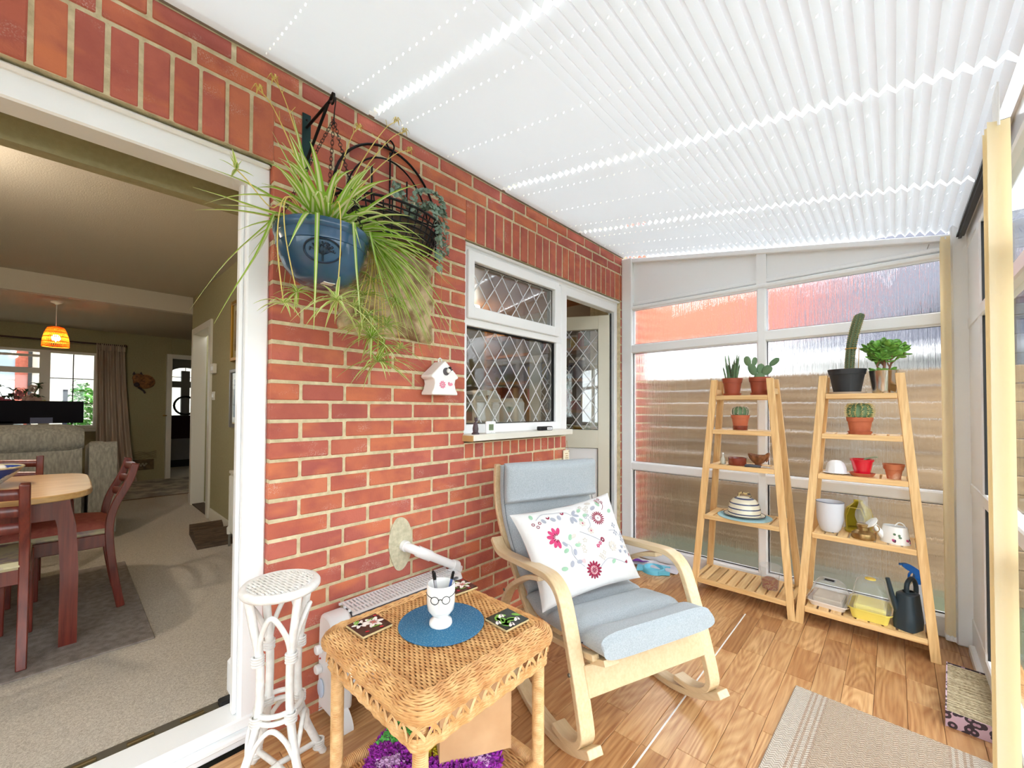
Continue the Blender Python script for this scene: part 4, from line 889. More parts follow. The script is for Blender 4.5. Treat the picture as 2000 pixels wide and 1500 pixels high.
    petal('green',.69,.22,R(30),.028,.017); petal('wine',.87,.18,R(80),.016,.008); petal('wine',.87,.18,R(140),.016,.008); petal('wine',.94,.24,R(80),.016,.008)
    stem('grey',[(.93,.26),(.95,.36),(.94,.44)]); petal('stone',.93,.34,R(150),.02,.012); petal('grey',.95,.40,R(60),.022,.012)
    stem('wine',[(.80,.80),(.84,.86),(.82,.93)]); 
    for u,v in ((.79,.94),(.83,.95),(.80,.90),(.845,.90)): ring('wine',u,v,.008)
    for u,v,a,c in ((.72,.92,170,'stone'),(.74,.87,210,'grey'),(.79,.85,100,'green'),(.86,.76,20,'green')): petal(c,u,v,R(a),.034,.02)
    petal('rose',.43,.30,R(80),.022,.014); petal('rose',.43,.30,R(110),.022,.01)
    for k,b in bins.items(): 
        if b.v: tag(b.build('embroidery',mat('thread_'+k,cols[k],.8),t,0),kind='stuff')
pillow()
# ================= WICKER TABLE =================
CANE=mat('honey_cane',S(222,176,118),.5,c2=S(188,132,78),scale=26,lo=.35,hi=.7,coat=.1,bump=.1,bscale=200)
CANEP=mat('pale_cane',S(232,192,138),.5,c2=S(206,156,98),scale=30,coat=.1)
def rrect(hx,hy,r,n=6,seg=.009):
    pts=[]
    for cx,cy,a0 in ((hx-r,hy-r,0),(-hx+r,hy-r,90),(-hx+r,-hy+r,180),(hx-r,-hy+r,270)):
        for i in range(n+1): a=R(a0+90*i/n); pts.append((cx+r*cos(a),cy+r*sin(a)))
    out=[]
    for i in range(len(pts)):
        a,b=pts[i],pts[(i+1)%len(pts)]; L=math.dist(a,b); k=max(1,int(L/seg))
        for j in range(k): out.append((lerp(a[0],b[0],j/k),lerp(a[1],b[1],j/k)))
    return out
def wicker_table():
    t=thing('wicker_table','honey wicker side table with braided skirt in front of heater','side table',(.6625,.805,0)); hx,hy=.2625,.265
    MB().box((-hx+.05,-hy+.05,.528),(hx-.05,hy-.05,.5345)).build('top_board',mat('dark_cane_gap',S(130,82,44),.8),t,0)
    m=MB(); ix,iy=hx-.052,hy-.052; n=int(2*iy/.0078)
    for i in range(n+1):
        y=-iy+2*iy*i/n; k=int(2*ix/.0065)
        m.tube([(-ix+2*ix*j/k,y,.5365+.0024*sin(PI*j/1.9+PI*(i%2))) for j in range(k+1)],.0034,5,caps=False)
    m.build('woven_top',CANE,t,60)
    m=MB(); prof=cat([(.0,.540),(.018,.5405),(.034,.536),(.047,.526),(.053,.513),(.050,.500)],3)
    for i,(o,z) in enumerate(prof):
        L=rrect(ix+.004+o,iy+.004+o,.02+o*.9); k=len(L); m.tube([(x+.0015*cos(j*1.3),y+.0015*sin(j*1.3),z+.0016*sin(j*PI/2+i*PI)) for j,(x,y) in enumerate(L)],.0034,5,closed=True)
    m.build('woven_rim',CANE,t,60)
    m=MB()
    for i,z in enumerate((.497,.491,.452,.446,.440,.434,.428)):
        L=rrect(hx-.018,hy-.018,.035); m.tube([(x*(1+.006*sin(j*1.4+i*PI)),y*(1+.006*sin(j*1.4+i*PI)),z+.0015*sin(j*.7)) for j,(x,y) in enumerate(L)],.0038,5,closed=True)
    m.build('skirt_weave',CANEP,t,60)
    def side(s,q):     # position along the skirt perimeter, s in metres
        P=SK; f=s%PER; 
        return P[int(f/PER*len(P))%len(P)]
    SK=rrect(hx-.014,hy-.014,.035,seg=.003); PER=len(SK)
    m=MB(); N=44
    for k in range(N):
        for st in range(3):
            pts=[]
            for j in range(9):
                u=j/8; idx=int((k+u*1.9)/N*PER)%PER; x,y=SK[idx]; z=.452+.036*sin(PI*u)**.8+.0035*(st-1)*0; z+= .0042*(st-1)
                nn=1+.016*sin(2*PI*u+PI/2)*(1 if k%2 else -1)*.6; pts.append((x*nn,y*nn,z))
            m.tube(pts,.0023,4,caps=False)
    m.build('skirt_braid',CANEP,t,60)
    m=MB()
    for k in range(N):
        x,y=SK[int((k+.5)/N*PER)%PER]; m.tube([(x*.985,y*.985,.43),(x*.985,y*.985,.50)],.0026,5,caps=False)
    tag(m.build('skirt_stakes',CANE,t,60),kind='stuff')
    def wrap(m,p,q,r,pitch=.0052):
        p,q=Vector(p),Vector(q); L=(q-p).length; k=int(L/pitch); pr=[]
        for i in range(k*2+1): pr.append((r+(.0011 if i%2 else -.0006),L*i/(k*2)))
        d=(q-p).normalized(); rot=Vector((0,0,1)).rotation_difference(d).to_matrix().to_4x4(); m.lathe(pr,12,tuple(p),M=rot)
    for sx in (-1,1):
        for sy in (-1,1): m=MB(); wrap(m,(sx*(hx-.045),sy*(hy-.045),0),(sx*(hx-.045),sy*(hy-.045),.505),.0185); m.build('leg',CANEP,t,60)
    m=MB(); c=[(sx*(hx-.045),sy*(hy-.045),.105) for sx,sy in ((-1,-1),(1,-1),(1,1),(-1,1))]
    for i in range(4): mm=MB(); wrap(mm,c[i],c[(i+1)%4],.022); mm.build('shelf_rail',CANE,t,60)
    m=MB(); 
    for i in range(46):
        y=-(hy-.06)+2*(hy-.06)*i/45; m.tube([(-(hx-.05)+2*(hx-.05)*j/44,y,.108+.0022*sin(j*PI/1.9+PI*(i%2))) for j in range(45)],.0036,5,caps=False)
    m.build('woven_shelf',CANE,t,60)
wicker_table()
# ---- things on and under the table
def placemat(label,loc,r,c1,c2,ell=1):
    t=thing('placemat',label,'placemat',loc); m=MB(); pr=[(0.001,.001)]; n=int(r/.0045)
    for i in range(n*2+1): pr.append((r*i/(n*2)+.001,.0035+(.0012 if i%2 else 0)))
    pr+=[(r+.001,.0005),(0,.0005)]; m.lathe(pr,56); mm,nt,b=new_mat('woven_ring_mat'); ln=nd(nt,'ShaderNodeVectorMath',operation='LENGTH'); nt.links.new(coords(nt,'Object'),ln.inputs[0]); k=nd(nt,'ShaderNodeMath',operation='MULTIPLY'); k.inputs[1].default_value=2*PI/.0045; nt.links.new(ln.outputs['Value'],k.inputs[0]); sn=nd(nt,'ShaderNodeMath',operation='SINE'); nt.links.new(k.outputs[0],sn.inputs[0])
    no=nd(nt,'ShaderNodeTexNoise',Scale=260,Detail=2); nt.links.new(coords(nt,'Object'),no.inputs[0]); cc=mixc(nt,ramp(nt,no.outputs[0],[(.5,(0,0,0,1)),(.72,(.28,.28,.28,1))]),ramp(nt,sn.outputs[0],[(0,c2),(.7,c1)]),S(200,226,236)); nt.links.new(cc,b.inputs['Base Color']); b.inputs['Roughness'].default_value=.75
    m.build('mat',mm,t,60); return t
placemat('round blue woven placemat under the face mug','' or (.655,.82,.5425),.132,S(44,120,160),S(30,92,132))
def tile(label,loc,rz,seed,bgc,kind):
    t=thing('coaster_tile',label,'coaster',loc,rz,'flower coaster tiles on the wicker table'); MB().box((-.05,-.05,0),(.05,.05,.007),.0015).build('base',mat('tile_edge',S(196,176,130),.8) if 'tile_edge' not in bpy.data.materials else bpy.data.materials['tile_edge'],t)
    bx((-.049,-.049,.007),(.049,.049,.0076)).build('print_ground',mat('tile_print_'+str(seed),bgc,.25,coat=.6),t,0); rn=random.Random(seed); groups={}
    def leafp(key,x,y,a,l,w):
        m=groups.setdefault(key,MB()); pts=[]
        for i in range(9):
            b=2*PI*i/9; r=l*(.5-.5*cos(b)); q=w*.5*sin(b); px,py=x+cos(a)*r-sin(a)*q,y+sin(a)*r+cos(a)*q; pts.append((max(-.048,min(.048,px)),max(-.048,min(.048,py)),.0079+.0001*len(groups)))
        m.add(pts,[tuple(range(9))])
    if kind=='lily':
        for x,y,s in ((-.004,.016,1.0),(-.022,-.02,.75)):
            for k in range(6): leafp('white',x,y,k*1.047+.3,.034*s,.015*s)
            for k in range(6): leafp('rose',x,y,k*1.047+.3,.015*s,.004*s)
        for x,y in ((.03,-.032),(.036,.012),(-.04,.034)): leafp('red',x,y,1.2,.013,.008)
        for k in range(4): leafp('leaf',rn.uniform(-.04,.03),rn.uniform(-.04,.04),rn.random()*6,.03,.006)
    else:
        for k in range(11): leafp('leaf',rn.uniform(-.045,.02),rn.uniform(-.035,.035),rn.uniform(-.6,1.6),.034,.017)
        for x,y in ((-.01,-.03),(.025,-.005),(-.035,.005),(.012,.03)): leafp('white',x,y,-.9,.028,.011); leafp('white',x,y,-.3,.022,.009)
    pal={'white':S(240,232,226),'rose':S(214,130,120),'red':S(200,40,50),'leaf':S(120,176,70)}
    for k,m in groups.items(): m.build('print',bpy.data.materials.get('tile_'+k) or mat('tile_'+k,pal[k],.3),t,0)
tile('dark coaster tile with cream lilies, left of blue placemat',(.512,.652,.5425),R(2),4,S(34,18,24),'lily'); tile('coaster tile with white snowdrops and green leaves near rocking chair',(.797,.969,.5425),R(-3),9,S(26,34,22),'drop'); tile('coaster tile with pink lilies behind the mug',(.500,1.022,.5425),R(-6),14,S(50,22,30),'lily')
def face_mug():
    t=thing('face_mug','white face-shaped mug wearing wire glasses and holding pens','mug',(.665,.808,.5472),R(-40)); WC=mat('white_ceramic',S(244,244,242),.2,coat=.5)
    m=MB(); m.lathe([(.034,0),(.036,.004),(.034,.014),(.022,.022),(.020,.026),(.030,.034),(.040,.048),(.0435,.07),(.0435,.125),(.0415,.127),(.040,.124),(.0395,.06),(.03,.045),(0,.042)],36); m.build('body',WC,t,60)
    m=MB(); m.add([(.0425,-.006,.092),(.0425,.006,.092),(.0425,.009,.066),(.0425,-.009,.066),(.0535,0,.068),(.045,0,.094)],[(0,5,4,3),(1,2,4,5),(3,4,2),(0,1,5)]); m.build('nose',WC,t,60)
    BK=mat('black_wire',S(22,22,24),.4,.5); 
    for y in (-.017,.017): m=MB(); m.tube([(.0465-.0030*(abs(y+.0115*cos(2*PI*i/20))/.03)**2*2,y+.0115*cos(2*PI*i/20),.092+.0115*sin(2*PI*i/20)) for i in range(20)],.0011,5,closed=True); m.build('lens_rim',BK,t)
    m=MB(); m.tube([(.047,-.006,.094),(.049,0,.097),(.047,.006,.094)],.0011,5); m.build('bridge',BK,t)
    for s in (-1,1): m=MB(); m.tube([(.044*cos(a),s*.044*sin(a)*1.02,.097+.006*(a-.6)) for a in (.64,.9,1.2,1.5)],.0011,5); m.build('glasses_arm',BK,t)
    m=MB(); m.tube(cat([(.0432*cos(a),.0432*sin(a),.050+.012*(a*2)**2*.2) for a in (-.3,-.15,0,.15,.3)],3),.0008,4); m.build('mouth',WC,t)
    def pen(label,dx,dy,lx,ly,c,r=.0042):
        p=thing('pen',label,'pen',(.665+dx,.808+dy,.5472+.046),0,'pens in the face mug'); d=Vector((lx,ly,.115)); m=MB(); m.tube([(0,0,0),tuple(d*.8)],r,8); m.build('barrel',c,p); m=MB(); m.tube([tuple(d*.8),tuple(d*.98),tuple(d)],[r*1.15,r*1.1,r*.6],8); m.build('cap',BK,p)
    pen('black pen leaning left in the face mug',-.01,.0,-.016,-.012,mat('pen_black',S(30,30,32),.3)); pen('silver pen with black cap in the face mug',-.002,-.008,-.012,-.008,mat('pen_silver',S(190,190,196),.3,.6)); pen('blue pen leaning right in the face mug',.006,.01,.018,.020,mat('pen_blue',S(60,86,140),.3))
face_mug()
def shag_mat():
    t=thing('shaggy_cushion','purple shaggy flower cushion with green on lower table shelf','cushion',(.65,.80,.115)); rn=random.Random(8); cols={'purple':S(172,46,178),'lilac':S(220,176,218),'green':S(120,220,110),'yellow':S(226,206,40)}; b={k:MB() for k in cols}
    MB().lathe([(.19,0),(.20,.025),(.17,.045),(0,.05)],28).build('pad',mat('shag_backing',S(120,40,130),.9),t)
    for i in range(5200):
        r=.205*math.sqrt(rn.random()); a=rn.random()*2*PI; pr=a*5/(2*PI)%1; x,y=r*cos(a),r*sin(a)
        if r<.045: c='yellow'
        elif -.4<(a-3.5)<.55 and abs(r-.13)<.06 and abs(a-3.45)<.32: c='green'
        elif (r>.10 and .3<pr<.62 and r<.17): c='lilac'
        else: c='purple'
        z=.045*(1-(r/.215)**4); d=Vector((rn.gauss(0,.35)+x*2,rn.gauss(0,.35)+y*2,1)).normalized()*.02; s=.0028
        q=Vector((x,y,z)); e=Vector((cos(i),sin(i),0))*s; b[c].add([tuple(q-e),tuple(q+e),tuple(q+d+e*1.4),tuple(q+d-e*1.4)],[(0,1,2,3)])
    for k,m in b.items(): tag(m.build('pile',mat('shag_'+k,cols[k],.9,sheen=.2),t,0),kind='stuff')
shag_mat()
def carton():
    t=thing('cardboard_box','open brown cardboard box standing on the lower table shelf','box',(.715,.895,.17),R(-30)); CB=mat('cardboard',S(206,166,124),.85,c2=S(194,152,110),scale=8); m=FB()
    for a,b in (((-.07,-.11,0),(.07,-.106,.23)),((-.07,.106,0),(.07,.11,.23)),((-.07,-.11,0),(-.066,.11,.23)),((.066,-.11,0),(.07,.11,.23)),((-.07,-.11,0),(.07,.11,.004)),((-.07,-.11,.226),(.07,.11,.23))): m.box(a,b)
    m.build('body',CB,t,0); bx((-.05,-.1115,.05),(.03,-.1105,.15)).build('paper_label',W_FRAME,t,0); m=MB()
    for i in range(12): x=-.044+i*.0055; m.box((x,-.1125,.06),(x+.002+.0014*(i%3),-.1114,.09))
    m.build('bar_marks',GASKET,t,0)
carton()
# ================= WHITE RATTAN STAND =================
def plant_stand():
    t=thing('plant_stand','white painted rattan plant stand beside the patio door frame','plant stand',(.235,.49,0),R(8)); WR=mat('chipped_white_paint',S(240,240,238),.5,c2=S(225,224,220),scale=30,bump=.25,bscale=60); WV=mat('white_woven',S(242,242,240),.55,bump=.6,bscale=90,bstretch=(1,8,1),dist=.006)
    MB().lathe([(0,.632),(.098,.632),(.098,.646),(0,.648)],40).build('seat_board',WV,t); m=MB()
    for i in range(17):
        y=-.09+.01125*i; w=math.sqrt(max(0,.094**2-y*y)); k=14; m.tube([(-w+2*w*j/k,y,.6485+.0018*sin(j*PI/1.4+i*PI)) for j in range(k+1)],.0046,5)
    m.build('woven_seat',WR,t,60)
    MB().tube([(.104*cos(2*PI*i/40),.104*sin(2*PI*i/40),.638) for i in range(40)],.0145,10,closed=True).build('seat_ring',WR,t,60)
    for k in range(4):
        a=R(90*k+2); e=lambda r,z,da=0:(r*cos(a+da),r*sin(a+da),z)
        MB().tube(cat([e(.100,.632),e(.083,.54),e(.064,.44),e(.060,.34),e(.066,.25),e(.088,.16),e(.125,.07),e(.158,.0)],6),[.0125]*36+[.0125]*7,10).build('leg',WR,t,60)
        m=MB(); am=R(90*k+47); P=[e(.066,.42),e(.072,.50,.25),(.088*cos(am),.088*sin(am),.575)]; b=R(90*k+92); P+=[(.072*cos(b-.25),.072*sin(b-.25),.50),(.066*cos(b),.066*sin(b),.42)]; m.tube(cat(P,6),.008,8); m.build('arch',WR,t,60)
        m=MB(); P=[e(.095,.12),e(.085,.19,.3),(.075*cos(am),.075*sin(am),.225),(.085*cos(b-.3),.085*sin(b-.3),.19),(.095*cos(b),.095*sin(b),.12)]; m.tube(cat(P,6),.0075,8); m.build('lower_arch',WR,t,60)
        for z,r in ((.43,.068),(.245,.069),(.04,.14)):
            m=MB()
            for j in range(4): m.tube([(r*cos(a)+.0165*cos(q),r*sin(a)+.0165*sin(q),z-.012+.008*j) for q in [2*PI*i/10 for i in range(10)]],.0035,5,closed=True)
            m.build('binding',WR,t,60)
        m=MB(); m.tube([e(.132,.05),(-.0*cos(a),0,.06+.006*(k%2))],.009,8); m.build('stretcher',WR,t,60)
    MB().tube([(.066*cos(2*PI*i/28),.066*sin(2*PI*i/28),.262) for i in range(28)],.008,8,closed=True).build('waist_ring',WR,t,60); MB().tube([(.064*cos(2*PI*i/28),.064*sin(2*PI*i/28),.238) for i in range(28)],.008,8,closed=True).build('waist_ring',WR,t,60)
plant_stand()
# ================= OIL HEATER =================
def heater():
    t=thing('oil_heater','white oil filled electric heater against the brick wall','heater',(.085,.70,0)); t.scale=(1,1,.915); HW=mat('heater_white',S(236,237,238),.3,coat=.3)
    def cap(y0,y1,name):
        poly=cat([(-.058,.05),(-.066,.15),(-.064,.36),(-.05,.435),(0,.452),(.05,.435),(.064,.36),(.066,.15),(.058,.05)],4); return MB().prism(poly,y0,y1,1).build(name,HW,t,50,bevel=.012)
    cap(0,.085,'control_housing'); cap(.62,.65,'end_cap')
    me=MB().prism(cat([(-.05,.09),(-.056,.14),(-.056,.37),(-.04,.41),(.04,.41),(.056,.37),(.056,.14),(.05,.09)],3),-.006,.006,1).mesh('fin',HW,40)
    for i in range(11): link('fin',me,t,(0,.11+.05*i,0))
    m=MB(); 
    for i in range(34): y=.09+.0156*i; m.box((-.06,y,.446),(.06,y+.0082,.454))
    for x in (-.062,-.022,.018,.056): m.box((x,.08,.444),(x+.007,.63,.4535))
    m.build('top_grille',HW,t,0); bx((-.055,.085,.425),(.055,.62,.43)).build('grille_void',mat('void_grey',S(120,124,132),.8),t,0)
    bx((.05,.085,.12),(.058,.62,.40),.003).build('front_panel',HW,t)
    for z in (.300,.218): m=MB(); m.lathe([(.019,0),(.019,.016),(.015,.02),(0,.021)],20,(-.035,-.002,z),M=Matrix.Rotation(PI/2,4,'X')); m.build('knob',HW,t)
    m=MB(); m.lathe([(.004,0),(.003,.004),(0,.005)],10,(-.035,-.002,.26),M=Matrix.Rotation(PI/2,4,'X')); m.build('pilot_light',mat('red_pilot',S(200,30,40),.4),t)
    m=MB(); m.lathe([(.03,0),(.03,.004),(.022,.008),(0,.008)],24,(-.025,-.002,.14),M=Matrix.Rotation(PI/2,4,'X')@Matrix.Diagonal((.8,1.3,1,1))); m.build('timer_dial',mat('dial_blue',S(190,206,226),.3),t)
    for y in (.04,.60): MB().prism(cat([(-.11,0),(-.10,.035),(-.05,.07),(.05,.07),(.10,.035),(.11,0),(.085,0),(.07,.03),(-.07,.03),(-.085,0)],3),y-.025,y+.025,1).build('foot',HW,t,50)
heater()
def waste_pipe():
    t=thing('waste_pipe','white plastic waste pipe leaving the brick wall above heater','pipe',(0,1.10,.57)); WPp=mat('white_pvc',S(240,240,240),.3)
    P=cat([(-.02,0,0),(.03,.004,-.003),(.055,.02,-.012),(.07,.06,-.035),(.075,.26,-.15)],6); MB().tube(P,.0205,14).build('pipe',WPp,t,60)
    MB().tube([(.0,.0,0),(.022,.003,-.002)],.025,14).build('collar',WPp,t,60); MB().tube(cat([(.061,.035,-.02),(.07,.06,-.035),(.0725,.10,-.058)],4),.0255,14).build('elbow',WPp,t,60); MB().tube([(.074,.235,-.136),(.075,.265,-.152)],.027,14).build('end_coupling',WPp,t,60); MB().lathe([(.024,0),(.026,.02)],14,(.075,.268,-.175)).build('drop_cap',WPp,t)
    rn=random.Random(4); m=MB(); pts=cat([(1.085+(.058+.012*rn.random())*cos(2*PI*i/11+.3),.585+(.112+.018*rn.random())*sin(2*PI*i/11+.3)) for i in range(11)],6,closed=True); m.prism(pts,-.02,.0022,0); m.build('cement_patch',mat('cement_patch',S(216,208,180),.95,c2=S(190,184,154),scale=40,bump=.6,bscale=120),wall_left,60)
waste_pipe()
# ================= FLOOR THINGS =================
def doormat():
    m,nt,b=new_mat('striped_mat'); l=nt.links; v=coords(nt,'Object'); sp=nd(nt,'ShaderNodeSeparateXYZ'); l.new(v,sp.inputs[0])
    ab=nd(nt,'ShaderNodeMath',operation='ABSOLUTE'); l.new(sp.outputs[0],ab.inputs[0])
    G,T,B=S(204,192,178),S(172,142,118),S(182,158,134)
    c=ramp(nt,ab.outputs[0],[(0,B),(.165,B),(.170,T),(.176,G),(.186,T),(.192,G),(.205,T),(.211,G),(.222,T),(.228,G)],'CONSTANT')
    pp=nd(nt,'ShaderNodeMath',operation='PINGPONG'); l.new(sp.outputs[0],pp.inputs[0]); pp.inputs[1].default_value=.011
    ad=nd(nt,'ShaderNodeMath',operation='ADD'); l.new(pp.outputs[0],ad.inputs[0]); l.new(sp.outputs[1],ad.inputs[1])
    mu=nd(nt,'ShaderNodeMath',operation='MULTIPLY'); l.new(ad.outputs[0],mu.inputs[0]); mu.inputs[1].default_value=2*PI/.0125
    w=nd(nt,'ShaderNodeMath',operation='SINE'); l.new(mu.outputs[0],w.inputs[0])
    c=mixc(nt,ramp(nt,w.outputs[0],[(.1,(0,0,0,1)),(.8,(.7,.7,.7,1))]),c,S(138,112,92)); n=nd(nt,'ShaderNodeTexNoise',Scale=240,Detail=2); l.new(v,n.inputs[0]); c=mixc(nt,ramp(nt,n.outputs[0],[(.35,(0,0,0,1)),(.7,(.4,.4,.4,1))]),c,S(226,218,206))
    l.new(c,b.inputs['Base Color']); b.inputs['Roughness'].default_value=.95; bu=nd(nt,'ShaderNodeBump',Strength=.5,Distance=.004); l.new(w.outputs[0],bu.inputs['Height']); l.new(bu.outputs[0],b.inputs['Normal'])
    o=bx((-.29,-.6,0),(.29,.6,.008),.003).build('doormat',m); o.location=(1.648,1.60,0); o.rotation_euler=(0,0,R(-2)); tag(o,'beige flat woven door mat with stripes along its edges','mat')
doormat()
def scratch_box():
    t=thing('cat_scratcher','corrugated cat scratching pad in a leopard print box','cat scratcher',(1.925,2.555,0),R(-4)); m,nt,b=new_mat('leopard_print'); l=nt.links
    v=nd(nt,'ShaderNodeTexVoronoi',Scale=36); l.new(coords(nt,'Object'),v.inputs[0]); c=ramp(nt,v.outputs['Distance'],[(.0,S(176,140,156)),(.22,S(60,46,54)),(.42,S(60,46,54)),(.5,S(198,168,182))],'CONSTANT'); l.new(c,b.inputs['Base Color']); b.inputs['Roughness'].default_value=.6
    f=FB(); hx,hy=.066,.225
    for a,c_ in (((-hx,-hy,0),(-hx+.004,hy,.062)),((hx-.004,-hy,0),(hx,hy,.062)),((-hx,-hy,0),(hx,-hy+.004,.062)),((-hx,hy-.004,0),(hx,hy,.062))): f.box(a,c_)
    f.build('box',m,t,0); g=MB(); rn=random.Random(6)
    for i in range(60):
        y=-hy+.006+(2*hy-.012)*i/60; g.box((-hx+.004,y,.01),(hx-.004,y+.0035+.002*rn.random(),.055+.006*rn.random()))
    g.build('corrugated_pad',mat('corrugated',S(206,190,158),.95,c2=S(160,142,112),scale=90,bump=.5,bscale=200),t,0)
scratch_box()
def pet_bowl():
    t=thing('pet_bowl','turquoise cat-shaped pet bowl on the floor behind the chair','pet bowl',(.37,3.03,0),R(20)); PB=mat('turquoise_plastic',S(110,200,226),.35); m=MB(); m.lathe([(.085,0),(.078,.03),(.068,.034),(.05,.012),(0,.01)],28); m.build('bowl',PB,t,50)
    for s in (-1,1): MB().prism([(.055,s*.02),(.115,s*.055),(.04,s*.078)],.004,.03,2).build('ear',PB,t)
    MB().prism([(-.07,-.03),(-.12,-.045),(-.12,.045),(-.07,.03)],.004,.024,2).build('muzzle',PB,t)
pet_bowl()
def bag():
    t=thing('food_bag','flattened white cat food bag with purple corner lying by glass','bag',(.33,3.13,0),R(3)); m=MB(); m.grid(lambda u,v:(lerp(-.20,.19,u),lerp(-.075,.07,v),.008+.022*sin(PI*u)**.5*sin(PI*v)**.6+.006*sin(u*17)*sin(v*9)),20,10); m.build('bag_body',mat('white_film',S(232,228,234),.3,c2=S(206,200,214),scale=12,coat=.3),t,70)
    m=MB(); m.grid(lambda u,v:(lerp(-.19,-.08,u)+.05*v,lerp(-.07,-.02,v)*1.0,.032+.004*sin(u*9)),8,4); m.build('printed_corner',mat('purple_print',S(110,40,150),.4),t,70)
bag()
# ================= HANGING SPIDER PLANT =================
BLKM=mat('black_iron',S(34,32,34),.5,.6)
def wall_bracket():
    t=thing('wall_bracket','dark green iron wall bracket with hook holding the blue pot','bracket',(0,.635,2.17)); G=mat('dark_green_iron',S(30,58,58),.45,.5)
    bx((0,-.016,0),(.006,.016,.215),.001).build('back_plate',G,t)
    m=MB(); m.tube([(.004,0,.16),(.215,0,.16),(.245,0,.175)],.0055,8); m.build('arm',BLKM,t); m=MB(); m.tube([(.004,0,.02),(.20,0,.158)],.0055,8); m.build('strut',BLKM,t)
    m=MB(); m.tube(cat([(.225,0,.155),(.235,0,.14),(.25,0,.145),(.252,0,.17)],5),.004,6); m.build('hook',BLKM,t)
    for z in (.03,.19): MB().lathe([(.005,0),(.004,.003),(0,.004)],8,(.006,0,z),M=Matrix.Rotation(PI/2,4,'Y')).build('screw',BLKM,t)
wall_bracket()
PX_,PY_,PZ_=.205,.622,1.655
def hanging_pot():
    t=thing('hanging_pot','blue glazed hanging pot with oval tree emblem on chains','hanging pot',(PX_,PY_,PZ_)); BL=mat('blue_glaze',S(54,96,134),.22,c2=S(38,74,108),scale=5,coat=.5)
    MB().lathe([(.0,0),(.06,.0),(.088,.012),(.122,.05),(.140,.095),(.145,.122),(.149,.124),(.151,.14),(.150,.158),(.157,.163),(.160,.184),(.155,.19),(.147,.187),(.140,.14),(.10,.09),(0,.08)],44).build('body',BL,t,50)
    MB().lathe([(0,.17),(.14,.17)],24).build('soil',mat('potting_soil',S(60,44,34),.95),t)
    # emblem facing the room
    az=math.atan2(-.622,1.5); DK=mat('emblem_dark',S(24,40,62),.3)
    def on(a,z,off=.003): 
        z-=.018; r=(lerp(.088,.122,(z-.012)/.038) if z<.05 else lerp(.122,.143,(z-.05)/.055))+off; return (r*cos(az+a),r*sin(az+a),z)
    m=MB(); m.tube([on(.42*cos(2*PI*i/40),.10+.036*sin(2*PI*i/40)) for i in range(40)],.0028,6,closed=True); em=m.build('emblem_ring',DK,t)
    m=MB(); m.tube([on(0,.068),on(.0,.10)],.0032,5); m.build('tree_trunk',DK,t); rn=random.Random(3)
    m=MB()
    for k in range(9):
        a=R(20+140*k/8); e=on(.27*cos(a),.096+.028*sin(a)); m.tube([on(0,.086),on(.13*cos(a),.090+.014*sin(a)),e],.0013,4)
        for j in range(5): q=a+rn.uniform(-.25,.25); r=rn.uniform(.5,1.05); m.ball(on(.28*r*cos(q),.096+.028*r*sin(q)),.0035,5,3)
    tag(m.build('tree_crown',DK,t),kind='stuff')
    bx((.03,-.02,-.0015),(.06,.02,.001)).build('sticker',W_FRAME,t)
    m=MB(); hook=Vector((.252-PX_+.0,.635-PY_,2.315-PZ_))
    for k in range(3):
        a=R(35+120*k); e=Vector((.152*cos(a),.152*sin(a),.18)); N=34; m=MB(); top=hook+Vector((0,0,-.07))
        for i in range(N):
            p=top.lerp(e,(i+.5)/N); d=(e-top).normalized(); s=d.orthogonal() if i%2 else d.cross(d.orthogonal()); L=(e-top).length/N*.72
            m.tube([tuple(p+d*L*cos(q)+s*.0042*sin(q)) for q in [2*PI*j/8 for j in range(8)]],.0011,4,closed=True)
        tag(m.build('chain',BLKM,t),kind='stuff')
    m=MB(); m.tube(cat([tuple(hook+Vector((-.012,0,.0))),tuple(hook+Vector((0,0,.012))),tuple(hook+Vector((.014,0,-.004))),tuple(hook+Vector((.004,0,-.04))),tuple(hook+Vector((0,0,-.075)))],6),.002,6); m.build('hanger',BLKM,t)
hanging_pot()
